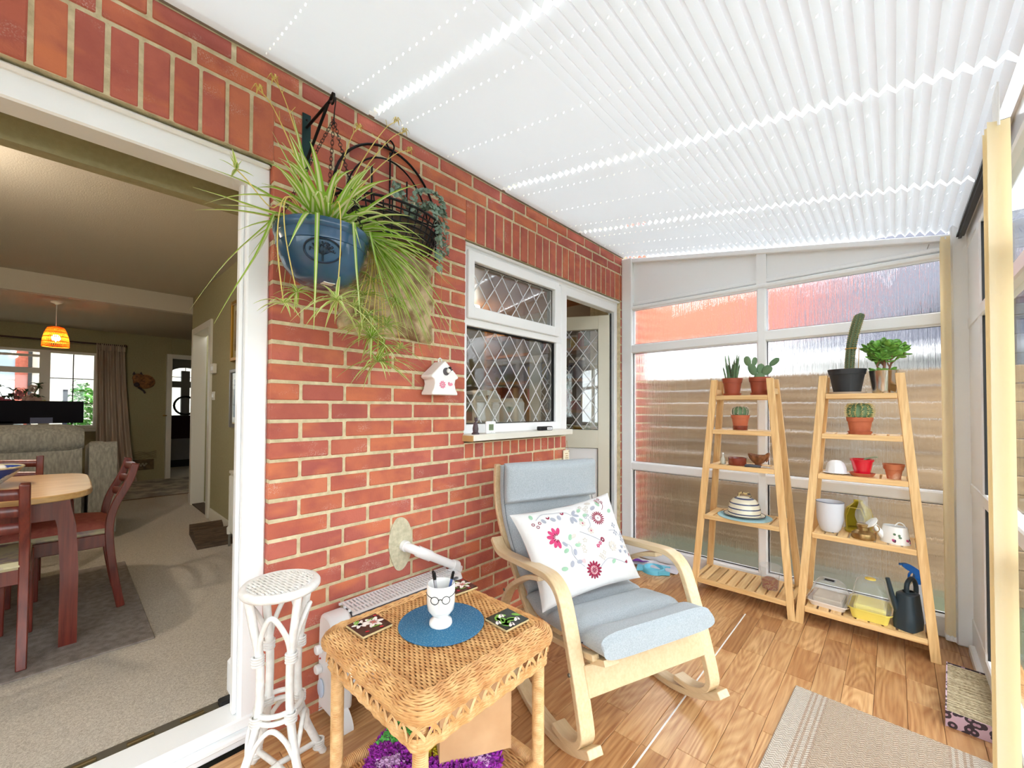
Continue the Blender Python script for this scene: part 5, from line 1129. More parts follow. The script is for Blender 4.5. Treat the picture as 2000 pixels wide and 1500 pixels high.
def spider_plant():
    t=thing('spider_plant','variegated spider plant spilling over the blue hanging pot','plant',(PX_,PY_,PZ_+.17)); rn=random.Random(21)
    LA=leaf_mat('spider_leaf',S(160,204,70),S(248,248,206),.12,.24,.4); LB=leaf_mat('spider_leaf_light',S(236,242,176),S(170,210,96),.14,.24,.4); ST=mat('stolon',S(222,200,112),.6)
    def over_rim(pts):       # bend a blade over the pot rim instead of through its wall
        Q=[Vector(p) for p in pts]
        def clamp():
            drop=0
            for i,q in enumerate(Q):
                if math.hypot(q.x,q.y)<.172: q.z=max(q.z,.028)
        clamp()
        for _ in range(3):
            Q=[Q[0]]+[(Q[i-1]+Q[i]*2+Q[i+1])/4 for i in range(1,len(Q)-1)]+[Q[-1]]
            for q in Q:
                if math.hypot(q.x,q.y)<.168: q.z=max(q.z,.024)
        return [tuple(q) for q in Q]
    def blade(az,el,L,g,w,mt,base=(0,0,0),name='leaf',par=None):
        h=Vector((cos(az),sin(az),0)); pts=[]; n=12
        for i in range(n+1):
            u=i/n; p=Vector(base)+h*(L*cos(el)*u)+Vector((0,0,L*sin(el)*u-g*u*u)); p.x=max(p.x,.03-PX_); pts.append(tuple(p))
        pts=over_rim(pts)
        ws=[w*(.55+.45*min(1,u*4))*max(.05,(1-u**2.2)) for u in [i/n for i in range(n+1)]]
        m=MB(); m.ribbon(pts,ws,fold=.45); return m.build(name,mt,par or t,60)
    for i in range(96):
        az=rn.uniform(0,2*PI); el=R(rn.uniform(25,78)); L=rn.uniform(.30,.50); 
        if cos(az)<-.2: L*=.7
        g=rn.uniform(.10,.36); b=(rn.uniform(-.045,.045),rn.uniform(-.045,.045),0); blade(az,el,L,g,rn.uniform(.020,.029),LA if rn.random()<.75 else LB,b)
    for az,el,L,g,w in ((-1.75,.35,.50,.16,.016),(-1.6,.62,.52,.14,.017),(-1.5,.2,.50,.06,.016),(-1.62,.5,.55,.62,.018),(-1.4,.3,.45,.55,.02),(-1.2,.9,.42,.1,.016),(1.35,.5,.56,.12,.017),(1.2,.35,.5,.08,.017),(1.5,.6,.50,.30,.018),(1.0,.9,.46,.2,.02),(.2,.5,.32,.55,.02),(-.5,.6,.33,.6,.021),(.7,.4,.4,.55,.02),(-1.7,1.15,.52,.06,.017),(-1.9,1.3,.50,.05,.016),(1.25,1.05,.52,.10,.026),(1.1,.1,.4,.35,.018)): blade(az,el,L*.78,g*.85,w*1.5,LA)
    for i in range(44):      # thick tuft drooping to the right
        blade(rn.uniform(.7,1.7),R(rn.uniform(10,60)),rn.uniform(.3,.48),rn.uniform(.2,.6),rn.uniform(.018,.026),LA if rn.random()<.7 else LB,(rn.uniform(-.02,.04),rn.uniform(.03,.10),0))
    O=Vector((PX_,PY_,PZ_+.17))
    def plantlet(p,n,L,droop=.5,stem=True,mid=None,up=.5):
        q=Vector(p)-O; m=MB()
        for i in range(n):
            az=rn.random()*2*PI; el=R(rn.uniform(-20,75))*up*1.4; l=L*rn.uniform(.55,1.1); h=Vector((cos(az),sin(az),0)); pts=[]
            for k in range(8):
                u=k/7; w_=q+h*(l*cos(el)*u)+Vector((0,0,l*sin(el)*u-droop*l*u*u)); w_.x=max(w_.x,.02-PX_); pts.append(tuple(w_))
            m.ribbon(pts,[.0125*(.6+.4*min(1,u*4))*max(.06,1-(u)**2) for u in [k/7 for k in range(8)]],fold=.3)
        m.build('plantlet',LA if rn.random()<.5 else LB,t,60)
        if stem:
            a=math.atan2(q.y,q.x); s=Vector((.06*cos(a),.06*sin(a),.0)); e=Vector((.175*cos(a),.175*sin(a),.05)); P=cat([tuple(s),tuple(e*.75+Vector((0,0,.04))),tuple(e),tuple((e+q)/2+Vector((.02*cos(a),.02*sin(a),.02))),tuple(q)],5); mm=MB(); mm.tube([(max(x,.02-PX_),y,z) for x,y,z in P],.0019,5); mm.build('stolon',ST,t)
    for p,n,L in (((.27,.473,1.554),16,.10),((.26,.516,1.60),14,.09),((.36,.605,1.573),26,.17),((.20,.80,1.575),26,.14),((.22,.805,1.49),30,.16),((.21,.838,1.40),34,.19),((.19,.79,1.66),22,.13),((.15,.985,1.475),18,.10),((.2,.86,1.80),18,.13),((.17,.90,1.56),22,.13),((.22,.76,1.53),20,.12),((.2,.87,1.47),22,.13),((.19,.82,1.72),24,.15),((.21,.74,1.60),20,.12),((.18,.93,1.66),18,.12)): plantlet(p,n,L)
    plantlet((.22,.35,1.955),10,.07,.2,up=.8)
    for p in ((.2,.412,2.252),(.2,.456,2.312),(.22,.743,2.284),(.15,.949,2.45),(.15,1.015,2.352),(.18,.97,2.40)):       # flower stalks
        q=Vector(p)-O; P=cat([(0,0,0),tuple(q*.45+Vector((0,0,.06))),tuple(q*.8+Vector((0,0,.05))),tuple(q)],6); mm=MB(); mm.tube(P,[.0022]*10+[.0016]*9,5); 
        for k in range(3):
            b=Vector(P[10+3*k]); mm.tube([tuple(b),tuple(b+Vector((rn.uniform(-.02,.02),rn.uniform(-.02,.02),.02)))],.0011,4)
        mm.build('flower_stalk',ST,t); m=MB()
        for k in range(6): a=k*1.05; m.ribbon([tuple(q),tuple(q+Vector((.012*cos(a),.012*sin(a),.012))),tuple(q+Vector((.022*cos(a),.022*sin(a),-.006)))],[.003,.006,.001])
        m.build('flower',ST,t,0)
spider_plant()
# ================= WIRE PLANTER, PLAQUE, BIRDHOUSE =================
def wire_planter():
    t=thing('wire_planter','black wire wall basket with an arched back on brick wall','wall planter',(0,1.0,1.965)); hw=.262; w=MB
    arch=[(.012,hw*cos(PI*i/28),.16+.285*sin(PI*i/28)) for i in range(29)]; MB().tube([(.012,hw,0)]+arch+[(.012,-hw,0)],.0055,7).build('back_arch',BLKM,t,60)
    MB().tube([(.016,(hw-.05)*cos(PI*i/28),.12+.27*sin(PI*i/28)) for i in range(29)],.004,6).build('inner_arch',BLKM,t,60)
    MB().tube(cat([(.014,0,.44),(.014,-.02,.465),(.014,0,.485),(.014,.02,.465),(.014,.005,.42)],5),.004,6).build('top_loop',BLKM,t,60)
    for y in (-.09,0,.09): MB().tube([(.014,y,.0),(.014,y,.43-.10*abs(y)/.09)],.004,6).build('upright',BLKM,t,60)
    MB().tube([(.014,-hw,.30*.55),(.014,hw,.30*.55)],.004,6).build('cross_bar',BLKM,t,60)
    D=.17
    for k,z in enumerate((.0,.026,.052,.078,.104,.13)):
        s=lerp(.80,1,k/5); m=MB(); m.tube([(.012+D*s*sin(PI*i/24),hw*s*cos(PI*i/24),z) for i in range(25)],.0042 if k<5 else .006,6); m.build('basket_ring',BLKM,t,60)
    for i in range(1,20):
        a=PI*i/20; MB().tube([(.012+D*.8*sin(a),hw*.8*cos(a),0),(.012+D*sin(a),hw*cos(a),.13)],.0032,5).build('basket_wire',BLKM,t,60)
    MB().lathe([(.0,.004),(.18,.004),(.215,.09)],20,a0=-PI/2,a1=PI/2,sx=.72,sy=1.12).build('liner',mat('coir_liner',S(112,94,80),.95,c2=S(84,68,58),scale=30),t)
    p=thing('trailing_eucalyptus','artificial grey-green eucalyptus trailing out of the wire basket','artificial plant',(.05,1.06,2.05)); EL=mat('eucalyptus_leaf',S(150,172,156),.6,c2=S(116,146,128),scale=20); lm=MB().lathe([(.0,0),(.006,.0005),(.0105,.0022)],8).mesh('leaf',EL,60); rn=random.Random(12)
    def sprig(pts):
        P=cat(pts,8); MB().tube(P,.0013,4).build('sprig_stem',mat('sprig_stem',S(120,132,100),.7) if 'sprig_stem' not in bpy.data.materials else bpy.data.materials['sprig_stem'],p)
        for i,(x,y,z) in enumerate(P):
            for s in (-1,1): link('leaf',lm,p,(x+rn.uniform(-.004,.004),y+s*.010,z),(rn.uniform(-.9,.9),R(60)+rn.uniform(-.7,.7),rn.uniform(-1,1)),(rn.uniform(.8,1.25),)*3)
    for pts in ([(.03,.02,.05),(.06,.09,.13),(.07,.13,.09),(.075,.14,-.02),(.075,.145,-.18)],[(.03,.02,.05),(.05,.10,.12),(.06,.17,.12),(.062,.185,.02),(.062,.19,-.09)],[(.03,.0,.05),(.08,.06,.12),(.10,.10,.06),(.105,.115,-.06),(.105,.115,-.13)],[(.03,.02,.05),(.05,.02,.15),(.06,.09,.19),(.07,.15,.17),(.072,.165,.10)],[(.03,0,.05),(.06,-.06,.12),(.08,-.10,.14),(.1,-.12,.08)]): sprig(pts)
wire_planter()
def plaque():
    t=thing('stone_plaque','weathered carved stone relief plaque hung on the brick wall','plaque',(0,1.01,1.745)); hy,hz=.235,.20
    blobs=[(random.uniform(-.2,.2),random.uniform(-.17,.17),random.uniform(.012,.04),random.uniform(.006,.02)) for _ in range(60)]+[(.13,-.10,.05,.022),(.15,-.05,.03,.02),(.05,.10,.06,.018),(-.02,.06,.05,.016),(.10,.04,.04,.02),(-.12,-.05,.06,.014)]
    def h(y,z):
        e=min(1,min(hy-abs(y),hz-abs(z))/.012); s=.024
        for by,bz,r,a in blobs: s+=a*math.exp(-((y-by)**2+(z-bz)**2)/(r*r))
        s+=.007*sin(y*60+sin(z*40)*2)*sin(z*55+cos(y*30)*2); return s*max(0,e)**.5
    def f(u,v):
        y,z=lerp(-hy,hy,u),lerp(-hz,hz,v); k=.006*sin(v*14)+.004*sin(v*31); k2=.005*sin(u*11+1); return (max(.0005,h(y,z)),y+(k if u>.5 else -k)*(abs(u-.5)*2)**4,z+k2*(abs(v-.5)*2)**4)
    m=MB(); m.grid(f,60,52); m.build('relief',mat('weathered_shaded_stone',S(206,184,146),.95,c2=S(140,114,82),scale=13,detail=8,lo=.4,hi=.62,bump=.6,bscale=60,dist=.01),t,70)  # stone mottling with darker tone painted in for shade in the carving
    bx((0,-hy+.01,-hz+.01),(.012,hy-.01,hz-.01)).build('slab',bpy.data.materials['weathered_shaded_stone'],t,0)
plaque()
def birdhouse():
    t=thing('birdhouse','white ceramic birdhouse with pink flower hanging on a string','birdhouse',(.055,1.262,1.283)); WC=bpy.data.materials['white_ceramic']; w=.062
    m=MB(); prof=[(-.078,0),(.078,0),(.078,.012),(.066,.03),(.060,.055),(.064,.075),(.082,.085),(.082,.094),(.0,.168),(-.082,.094),(-.082,.085),(-.064,.075),(-.060,.055),(-.066,.03),(-.078,.012)]; m.prism(prof,-.045,.045,0); m.build('body',WC,t,30,bevel=.006)
    MB().lathe([(.019,0),(.019,.002),(0,.002)],20,(.045,.004,.115),M=Matrix.Rotation(PI/2,4,'Y')).build('hole',mat('hole_grey',S(90,84,88),.6),t)
    PK=mat('pink_print',S(232,140,164),.4); m=MB(); bd=MB()
    for i in range(9):
        a=2*PI*i/9; c,s=cos(a),sin(a); pts=[(.0468,-.018+c*(.006+.014*(.5-.5*cos(b)))-s*.0045*sin(b),.050+s*(.006+.014*(.5-.5*cos(b)))+c*.0045*sin(b)) for b in [2*PI*k/8 for k in range(8)]]; m.add(pts,[tuple(range(8))])
    m.add([(.0468,-.018+.005*cos(2*PI*k/8),.050+.005*sin(2*PI*k/8)) for k in range(8)],[tuple(range(8))]); m.build('flower_print',PK,t,0)
    bd.add([(.0468,y,z) for y,z in ((.014,.060),(.022,.066),(.028,.058),(.038,.062),(.046,.052),(.036,.046),(.026,.044),(.016,.050))],[tuple(range(8))]); bd.build('bird_print',PK,t,0)
    b=thing('toy_bird','tiny black and white bird perched at the birdhouse hole','ornament',(.108,1.275,1.402)); MB().ball((0,0,0),.011,10,7,1.1).build('body',W_FRAME,b); MB().ball((.003,.006,.012),.0085,10,7).build('head',GASKET,b); MB().tube([(-.002,.004,.002),(.004,.022,.006)],[.006,.002],6).build('tail',GASKET,b)
    MB().tube([(0,-.008,.162),(0,-.010,.178),(0,.0,.184),(0,.010,.178),(0,.008,.162)],.004,6).build('hanging_loop',WC,t,60); MB().tube(cat([(0,0,.182),(-.02,.02,.42),(-.03,.03,.69)],4),.0014,4).build('string',mat('jute_string',S(206,160,104),.9),t)
birdhouse()
def sill_things():
    t=thing('figurine','small dark animal figurine sitting at left of windowsill','figurine',(.058,1.50,1.079)); DB=mat('dark_resin',S(74,58,62),.5,coat=.2)
    MB().lathe([(.021,0),(.021,.006),(.014,.012),(.016,.03),(.0125,.05),(.0095,.064),(0,.07)],14).build('body',DB,t,50); MB().ball((.004,0,.078),.0105,10,7).build('head',DB,t)
    for s in (-1,1): MB().lathe([(.004,0),(0,.012)],6,(.0,s*.006,.085)).build('ear',DB,t)
    t=thing('thermometer','small white digital thermometer standing on windowsill','thermometer',(.055,1.615,1.079),R(-14)); MB().box((-.008,-.031,0),(.008,.031,.068),.005).build('case',W_FRAME,t); bx((.0075,-.015,.018),(.0092,.015,.052)).build('screen',mat('lcd_green',S(112,128,92),.3),t); m=MB()
    for y in (-.008,.003):
        for z in (.028,.035,.043): m.box((.0092,y,z),(.0096,y+.006,z+.0012))
        m.box((.0092,y+.005,.035),(.0096,y+.006,.043)); m.box((.0092,y,.028),(.0096,y+.001,.035))
    m.build('digits',GASKET,t,0)
    for z in (.008,.060): MB().box((.0075,-.002,z-.001),(.009,.002,z+.001)).build('button',GASKET,t)
    t=thing('black_gadget','small black box with a white label on windowsill','gadget',(.058,2.10,1.079),R(-8)); MB().box((-.02,-.055,0),(.02,.055,.026),.005).build('case',GASKET,t); bx((.0195,.002,.005),(.0208,.046,.021)).build('label_plate',W_FRAME,t); m=MB()
    for i in range(5): m.box((.0208,.006+.007*i,.011),(.0212,.010+.007*i,.016))
    m.build('label_text',GASKET,t,0)
    t=thing('hanging_sign','small cream wooden sign hanging on string by kitchen door','sign',(.008,2.405,.832),0); bx((-.004,-.034,0),(.004,.034,.096),.002).build('board',mat('cream_board',S(240,232,206),.6),t); MB().tube([(.004,-.02,.094),(.006,.0,.165),(.004,.02,.094)],.0012,4).build('string',bpy.data.materials['jute_string'],t); m=MB()
    for k,(z,n) in enumerate(((.072,5),(.056,7),(.042,6),(.03,4))):
        P=[(.0046,-.018+.036*i/24,z+.0032*sin(i*n*.42+k)) for i in range(25)]; m.tube(P,.0006,4)
    m.build('script',mat('gold_script',S(176,140,80),.5),t,0)
    for y,z in ((-.026,.012),(.026,.012),(.028,.086)): MB().ball((.005,y,z),.0035,6,4).build('stud',bpy.data.materials['brass'],t)
sill_things()
# ================= LADDER SHELVES =================
SHW_Z=grain_mat('acacia_upright',S(242,206,148),S(224,178,116),S(196,142,86),2,rings=4,rough=.4,rnd=.08,st=(9,.8))
SHW_Y=grain_mat('acacia_slat',S(242,210,154),S(226,184,124),S(200,150,94),1,rings=4,rough=.4,rnd=.16,st=(9,.9)); SHW_X=grain_mat('acacia_rail',S(242,206,148),S(224,178,118),S(198,146,90),0,rings=4,rough=.4,rnd=.10,st=(9,.8))
LV=[.090,.510,.845,1.073,1.298]; ZT=[z+.012 for z in LV]; H=1.415
def fl(z): return lerp(2.885,2.955,z/H)
def rl(z): return lerp(3.195,3.105,z/H)
def hwz(z): return lerp(.275,.160,z/H)
def ladder_shelf(cx,label):
    t=thing('ladder_shelf',label,'plant shelf',(cx,0,0),0,'wooden ladder shelves by the glass wall')
    for sx in (-1,1):
        for fy in (fl,rl):
            a=(sx*hwz(0),fy(0),0); b=(sx*hwz(H),fy(H),H); d=Vector(b)-Vector(a); M=Matrix.Translation(a)
            m=MB(); w,dd=.019,.014
            vs=[(a[0]+i*w,a[1]+j*dd,0) for i,j in ((-1,-1),(1,-1),(1,1),(-1,1))]+[(b[0]+i*w,b[1]+j*dd,H) for i,j in ((-1,-1),(1,-1),(1,1),(-1,1))]
            m.add(vs,[(3,2,1,0),(4,5,6,7),(0,1,5,4),(1,2,6,5),(2,3,7,6),(3,0,4,7)]); m.build('leg',SHW_Z,t,0,bevel=.002)
        for z in (.085,1.335): x=sx*(hwz(z)); bx((x-.012,fl(z),z-.018),(x+.012,rl(z),z+.018),.002).build('side_rail',SHW_Y,t)
    for z in LV:
        w=hwz(z)-.020; f,r=fl(z)-.010,rl(z)+.0
        bx((-w,f-.006,z-.016),(w,f+.014,z+.0125),.002).build('shelf_rail',SHW_X,t); bx((-w,r-.012,z-.016),(w,r+.006,z+.0125),.002).build('shelf_rail',SHW_X,t)
        n=max(5,int(2*w/.050)); p=2*w/n; me=MB().box((-p/2+.0045,f+.012,-.004),(p/2-.0045,r-.010,.012),.0015).mesh('slat',SHW_Y,0)
        for i in range(n): link('slat',me,t,(-w+p*(i+.5),0,z))
    return t
ladder_shelf(.987,'left wooden ladder shelf holding the striped cheese dome'); ladder_shelf(1.572,'right wooden ladder shelf with watering cans and jade plant')
TERRA=mat('terracotta',S(198,112,78),.75,c2=S(184,98,66),scale=14); BROWNP=mat('brown_plastic_pot',S(160,76,52),.5); SOIL=bpy.data.materials['potting_soil']; GLZ=mat('brown_glaze',S(128,52,36),.2,coat=.6)
def pot(name,label,loc,rb,rt,h,rim,m_,cat_='pot',saucer=None,group=None,rr=.004):
    t=thing(name,label,cat_,loc,0,group); z0=.008 if saucer else 0
    MB().lathe([(0,z0),(rb,z0),(lerp(rb,rt,(h-rim)/h),z0+h-rim),(lerp(rb,rt,(h-rim)/h)+rr,z0+h-rim+.001),(rt+rr,z0+h),(rt,z0+h),(rt-.006,z0+h-.012)],30).build('pot_body',m_,t,40)
    MB().lathe([(0,z0+h-.016),(rt-.004,z0+h-.012)],20).build('soil',SOIL,t)
    if saucer: MB().lathe([(0,0),(saucer*.88,0),(saucer,.016),(saucer-.005,.016),(saucer*.84,.005),(0,.005)],30).build('saucer',m_ if saucer>0 else m_,t,40)
    return t,z0+h-.014
GA=mat('cactus_green',S(112,142,104),.6,c2=S(84,116,82),scale=12); SPN=mat('cactus_spine',S(236,220,150),.6); SPW=mat('pale_spine',S(226,214,196),.6)
def spines(t,pts,mt,L,r=.0011,n=5):
    m=MB(); rn=random.Random(1)
    for p,d in pts:
        for k in range(n):
            q=(Vector(d)+Vector((rn.gauss(0,.55),rn.gauss(0,.55),rn.gauss(0,.55)))).normalized()*L*rn.uniform(.6,1.1); m.tube([tuple(p),tuple(Vector(p)+q)],[r,r*.4],3,caps=False)
    tag(m.build('spines',mt,t,0),kind='stuff')
def ball_cactus(t,c,r,h,ribs,mt,L):
    m=MB(); m.grid(lambda u,v:(c[0]+(r*(sin(PI*(.06+.86*v)))**.8)*(1-.10*abs(sin(ribs*PI*u)))*cos(2*PI*u),c[1]+(r*(sin(PI*(.06+.86*v)))**.8)*(1-.10*abs(sin(ribs*PI*u)))*sin(2*PI*u),c[2]+h*(1-cos(PI*(.06+.94*v)))/2),ribs*6,14,cu=True); m.build('cactus',GA,t,70); pts=[]
    for i in range(ribs):
        a=2*PI*i/ribs
        for k in range(3,13):
            v=k/14; R_=r*(sin(PI*(.06+.86*v)))**.8; p=(c[0]+R_*cos(a),c[1]+R_*sin(a),c[2]+h*(1-cos(PI*(.06+.94*v)))/2); pts.append((p,(cos(a),sin(a),.5*(v-.3))))
    spines(t,pts,mt,L)
# left shelf
y_=3.03
t,z=pot('potted_euphorbia','spiky green euphorbia in brown pot on top left shelf',(.915,y_,ZT[4]),.043,.058,.108,.03,BROWNP,'plant',.055,'potted plants on the shelves'); rn=random.Random(4); sp=[]
for i in range(24):
    a=rn.random()*6.28; q=rn.random()*.036; hgt=rn.uniform(.09,.19); b=Vector((q*cos(a),q*sin(a),z-.01)); e=b+Vector((.022*cos(a),.022*sin(a),hgt)); P=[b.lerp(e,k/6)+Vector((0,0,0)) for k in range(7)]; MB().tube([tuple(p) for p in P],[.004,.0055,.0045,.0055,.0042,.005,.0015],5).build('stem',GA,t,20)
    for p in P[1:]:
        for k in range(4): d=Vector((cos(k*1.57+a),sin(k*1.57+a),.3)); sp.append((tuple(p+d*.006),tuple(d)))
spines(t,sp,mat('brown_spine',S(120,70,60),.6),.008,.0011,1)
t,z=pot('potted_opuntia','paddle cactus in brown pot at top of the left shelf',(1.075,y_,ZT[4]),.043,.058,.108,.03,BROWNP,'plant',.055,'potted plants on the shelves')
def paddle(c,l,w,az,tilt,roll=0):
    M=Matrix.Translation(c)@Matrix.Rotation(az,4,'Z')@Matrix.Rotation(tilt,4,'Y'); m=MB(); m.lathe([(w/2*math.sqrt(max(0,1-(2*k/10-1)**2))*(1+.12*(k/10-.5))+1e-5,l*k/10) for k in range(11)],16,M=M@Matrix.Diagonal((1,.32,1,1))); m.build('paddle',GA,t,60); pts=[]
    for k in range(2,10):
        for s in (-1,1):
            for x in (-.6,-.2,.2,.6):
                ww=w/2*math.sqrt(max(0,1-(2*k/10-1)**2)); pts.append((tuple(M@Vector((x*ww,s*ww*.32*math.sqrt(1-x*x),l*k/10))),tuple((M.to_3x3()@Vector((x*.4,s,0))).normalized())))
    return M,pts
allp=[]
for c,l,w,az,ti in (((0,0,z-.012),.058,.06,.1,0),((-.025,0,z+.028),.085,.048,.1,-.35),((.0,.006,z+.035),.07,.046,.4,.15),((.022,0,z+.03),.07,.052,.1,.6),((.055,0,z+.085),.07,.036,.1,.85),((-.06,0,z+.09),.07,.042,.0,-.25),((-.035,.005,z+.09),.06,.034,.6,.2)): allp+=paddle(c,l,w,az,ti)[1]
spines(t,allp,SPN,.003,.0006,1)
t,z=pot('potted_cactus','small round ribbed cactus in terracotta pot with glazed saucer',(.962,y_,ZT[3]),.040,.052,.082,.022,TERRA,'plant',None,'potted plants on the shelves')
for o in list(t.children): o.location.z+=.016
MB().lathe([(0,0),(.043,0),(.046,.028),(.042,.028),(.04,.006),(0,.006)],26).build('saucer',GLZ,t,40); ball_cactus(t,(0,0,z+.008),.05,.078,12,SPW,.011)
t=thing('small_bottle','tiny clear bottle with yellow drops on the left shelf','bottle',(.868,2.985,ZT[2])); MB().lathe([(.0,0),(.015,0),(.0165,.006),(.013,.035),(.006,.05),(.006,.066),(.0045,.066)],16).build('glass',mat('pale_glass',S(236,236,224),.1,trans=.5),t,50); MB().lathe([(0,.001),(.0145,.002),(.013,.016),(0,.016)],14).build('liquid',mat('yellow_liquid',S(236,226,150),.2,trans=.3),t); MB().lathe([(.006,.066),(.006,.074),(0,.075)],10).build('stopper',W_FRAME,t)
t=thing('glazed_dish','round brown glazed dish on the left shelf','dish',(.952,2.995,ZT[2])); MB().lathe([(0,0),(.05,0),(.054,.006),(.055,.046),(.052,.048),(.05,.044),(.049,.008),(0,.007)],32).build('dish',GLZ,t,40)
t=thing('nut_shell_bowl','brown carved nut shell bowl on the left shelf','bowl',(1.062,3.04,ZT[2])); MB().grid(lambda u,v:((.018+.036*sin(PI*.5*v)**.8)*(1+.07*cos(2*PI*u*9))*cos(2*PI*u),(.018+.036*sin(PI*.5*v)**.8)*(1+.07*cos(2*PI*u*9))*sin(2*PI*u),.012+.055*v+(.012*cos(2*PI*u)**2)*v),54,8,cu=True).build('shell',mat('nut_shell',S(162,104,64),.5,c2=S(112,66,40),scale=24,coat=.3),t,60); MB().lathe([(0,0),(.022,0),(.018,.012),(0,.013)],14).build('foot',bpy.data.materials['nut_shell'],t); MB().tube(cat([(.04,0,.07),(.06,0,.085),(.055,0,.05),(.045,0,.03)],4),.005,6).build('handle',bpy.data.materials['nut_shell'],t)
t=thing('secateurs','small garden snips with dark grey handles on the left shelf','secateurs',(1.085,2.945,ZT[2]),R(6)); HG=mat('grey_handle',S(70,72,80),.5)
for s in (-1,1): MB().tube(cat([(-.075,s*.018,.008),(-.05,s*.022,.010),(-.01,s*.008,.008),(.01,0,.007)],5),[.004]+[.0075]*10+[.006]*5,8).build('handle',HG,t,60); MB().prism([(.0,s*.002),(.05,s*.006),(.062,0),(.05,-s*.003),(.0,-s*.005)],.006+.001*s,.008+.001*s,2).build('blade',mat('snip_steel',S(176,178,182),.3,.8) if 'snip_steel' not in bpy.data.materials else bpy.data.materials['snip_steel'],t)
placemat('pale blue round placemat under the striped cheese dome',(.985,3.02,ZT[1]),.155,S(168,206,212),S(146,188,198))
t=thing('cheese_dome','cream cheese dome with navy stripes on a plate','cheese dome',(.985,3.02,ZT[1]+.005)); m,nt,b=new_mat('striped_glaze'); sp_=nd(nt,'ShaderNodeSeparateXYZ'); nt.links.new(coords(nt,'Object'),sp_.inputs[0]); fr=nd(nt,'ShaderNodeMath',operation='FRACT'); mu=nd(nt,'ShaderNodeMath',operation='MULTIPLY'); mu.inputs[1].default_value=1/.031; nt.links.new(sp_.outputs[2],mu.inputs[0]); nt.links.new(mu.outputs[0],fr.inputs[0]); nt.links.new(ramp(nt,fr.outputs[0],[(0,S(232,226,204)),(.62,S(72,80,112)),(.86,S(232,226,204))],'CONSTANT'),b.inputs['Base Color']); b.inputs['Roughness'].default_value=.2
STG=m; MB().lathe([(0,0),(.085,0),(.118,.010),(.12,.013),(.085,.008),(0,.006)],44).build('plate',mat('cream_glaze',S(232,226,204),.2,coat=.5),t,50); MB().tube([(.119*cos(2*PI*i/40),.119*sin(2*PI*i/40),.0125) for i in range(40)],.002,5,closed=True).build('plate_rim',mat('navy_glaze',S(60,56,70),.25),t)
MB().lathe([(.094,.011),(.093,.05),(.084,.085),(.066,.108),(.04,.122),(0,.127)],44).build('dome',STG,t,50); MB().tube(cat([(-.032,0,.118),(-.03,0,.140),(-.012,.002,.148),(.005,-.002,.144),(.022,0,.148),(.034,0,.138),(.036,0,.116)],5),.006,8).build('handle',mat('handle_glaze',S(206,180,120),.25,c2=S(60,50,60),scale=70,lo=.5,hi=.56),t,60)
CLP=pane_mat('clear_plastic',(.96,.97,.975,1),1.0,1.5,.10)
t=thing('bird_food_tub','clear plastic tub of mixed bird food on lowest left shelf','tub',(1.128,3.02,ZT[0])); MB().lathe([(.043,0),(.056,.135),(.061,.136),(.061,.142),(.056,.143)],32).build('tub',CLP,t,50); MB().lathe([(0,.002),(.042,.002),(.0465,.05),(.03,.062),(0,.065)],24).build('seed_mix',mat('seed_mix',S(176,130,80),.8,c2=S(150,66,48),scale=95,lo=.45,hi=.55,bump=.8,bscale=100,detail=2),t,60)
# right shelf
t,z=pot('potted_column_cactus','tall leaning column cactus in black pot on right shelf',(1.512,3.03,ZT[4]),.062,.085,.128,.03,mat('black_plastic',S(44,46,50),.5),'plant',None,'potted plants on the shelves')
for o in list(t.children): o.location.z+=.012
MB().lathe([(0,0),(.078,0),(.088,.011),(.08,.011),(.074,.004),(0,.004)],30).build('saucer',mat('pale_saucer',S(206,196,186),.5),t,40)
base=Vector((.012,0,z)); top=Vector((.062,.01,z+.345)); ax=(top-base); NR=10
def colf(u,v):
    a=2*PI*u; p=base+ax*min(v,1)+Vector((.014*sin(PI*v),0,0))*-1; r=(.021+.004*v)*(1-.17*abs(sin(NR*PI*u)))
    if v>.93: r*=math.sqrt(max(0,1-((v-.93)/.07)**2))
    return tuple(p+Vector((r*cos(a),r*sin(a),0)))
MB().grid(colf,NR*6,30,cu=True).build('cactus',mat('column_green',S(98,112,78),.6,c2=S(74,92,66),scale=12),t,70); pts=[]
for i in range(NR):
    for k in range(1,30): pts.append((colf(i/NR,k/30.5),(cos(2*PI*i/NR),sin(2*PI*i/NR),.1)))
spines(t,pts,mat('tan_spine',S(214,176,110),.6),.007,.0009,3); MB().tube([tuple(base+ax*.36+Vector((-.011+.026*cos(q),.026*sin(q),.02))) for q in [2*PI*i/16 for i in range(16)]],.0016,5,closed=True).build('orange_tie',mat('orange_twine',S(240,160,40),.6),t); MB().tube([(.05,-.012,z-.01),(.055,-.012,z+.145)],.002,5).build('support_stick',mat('cane_stick',S(190,150,96),.7),t)
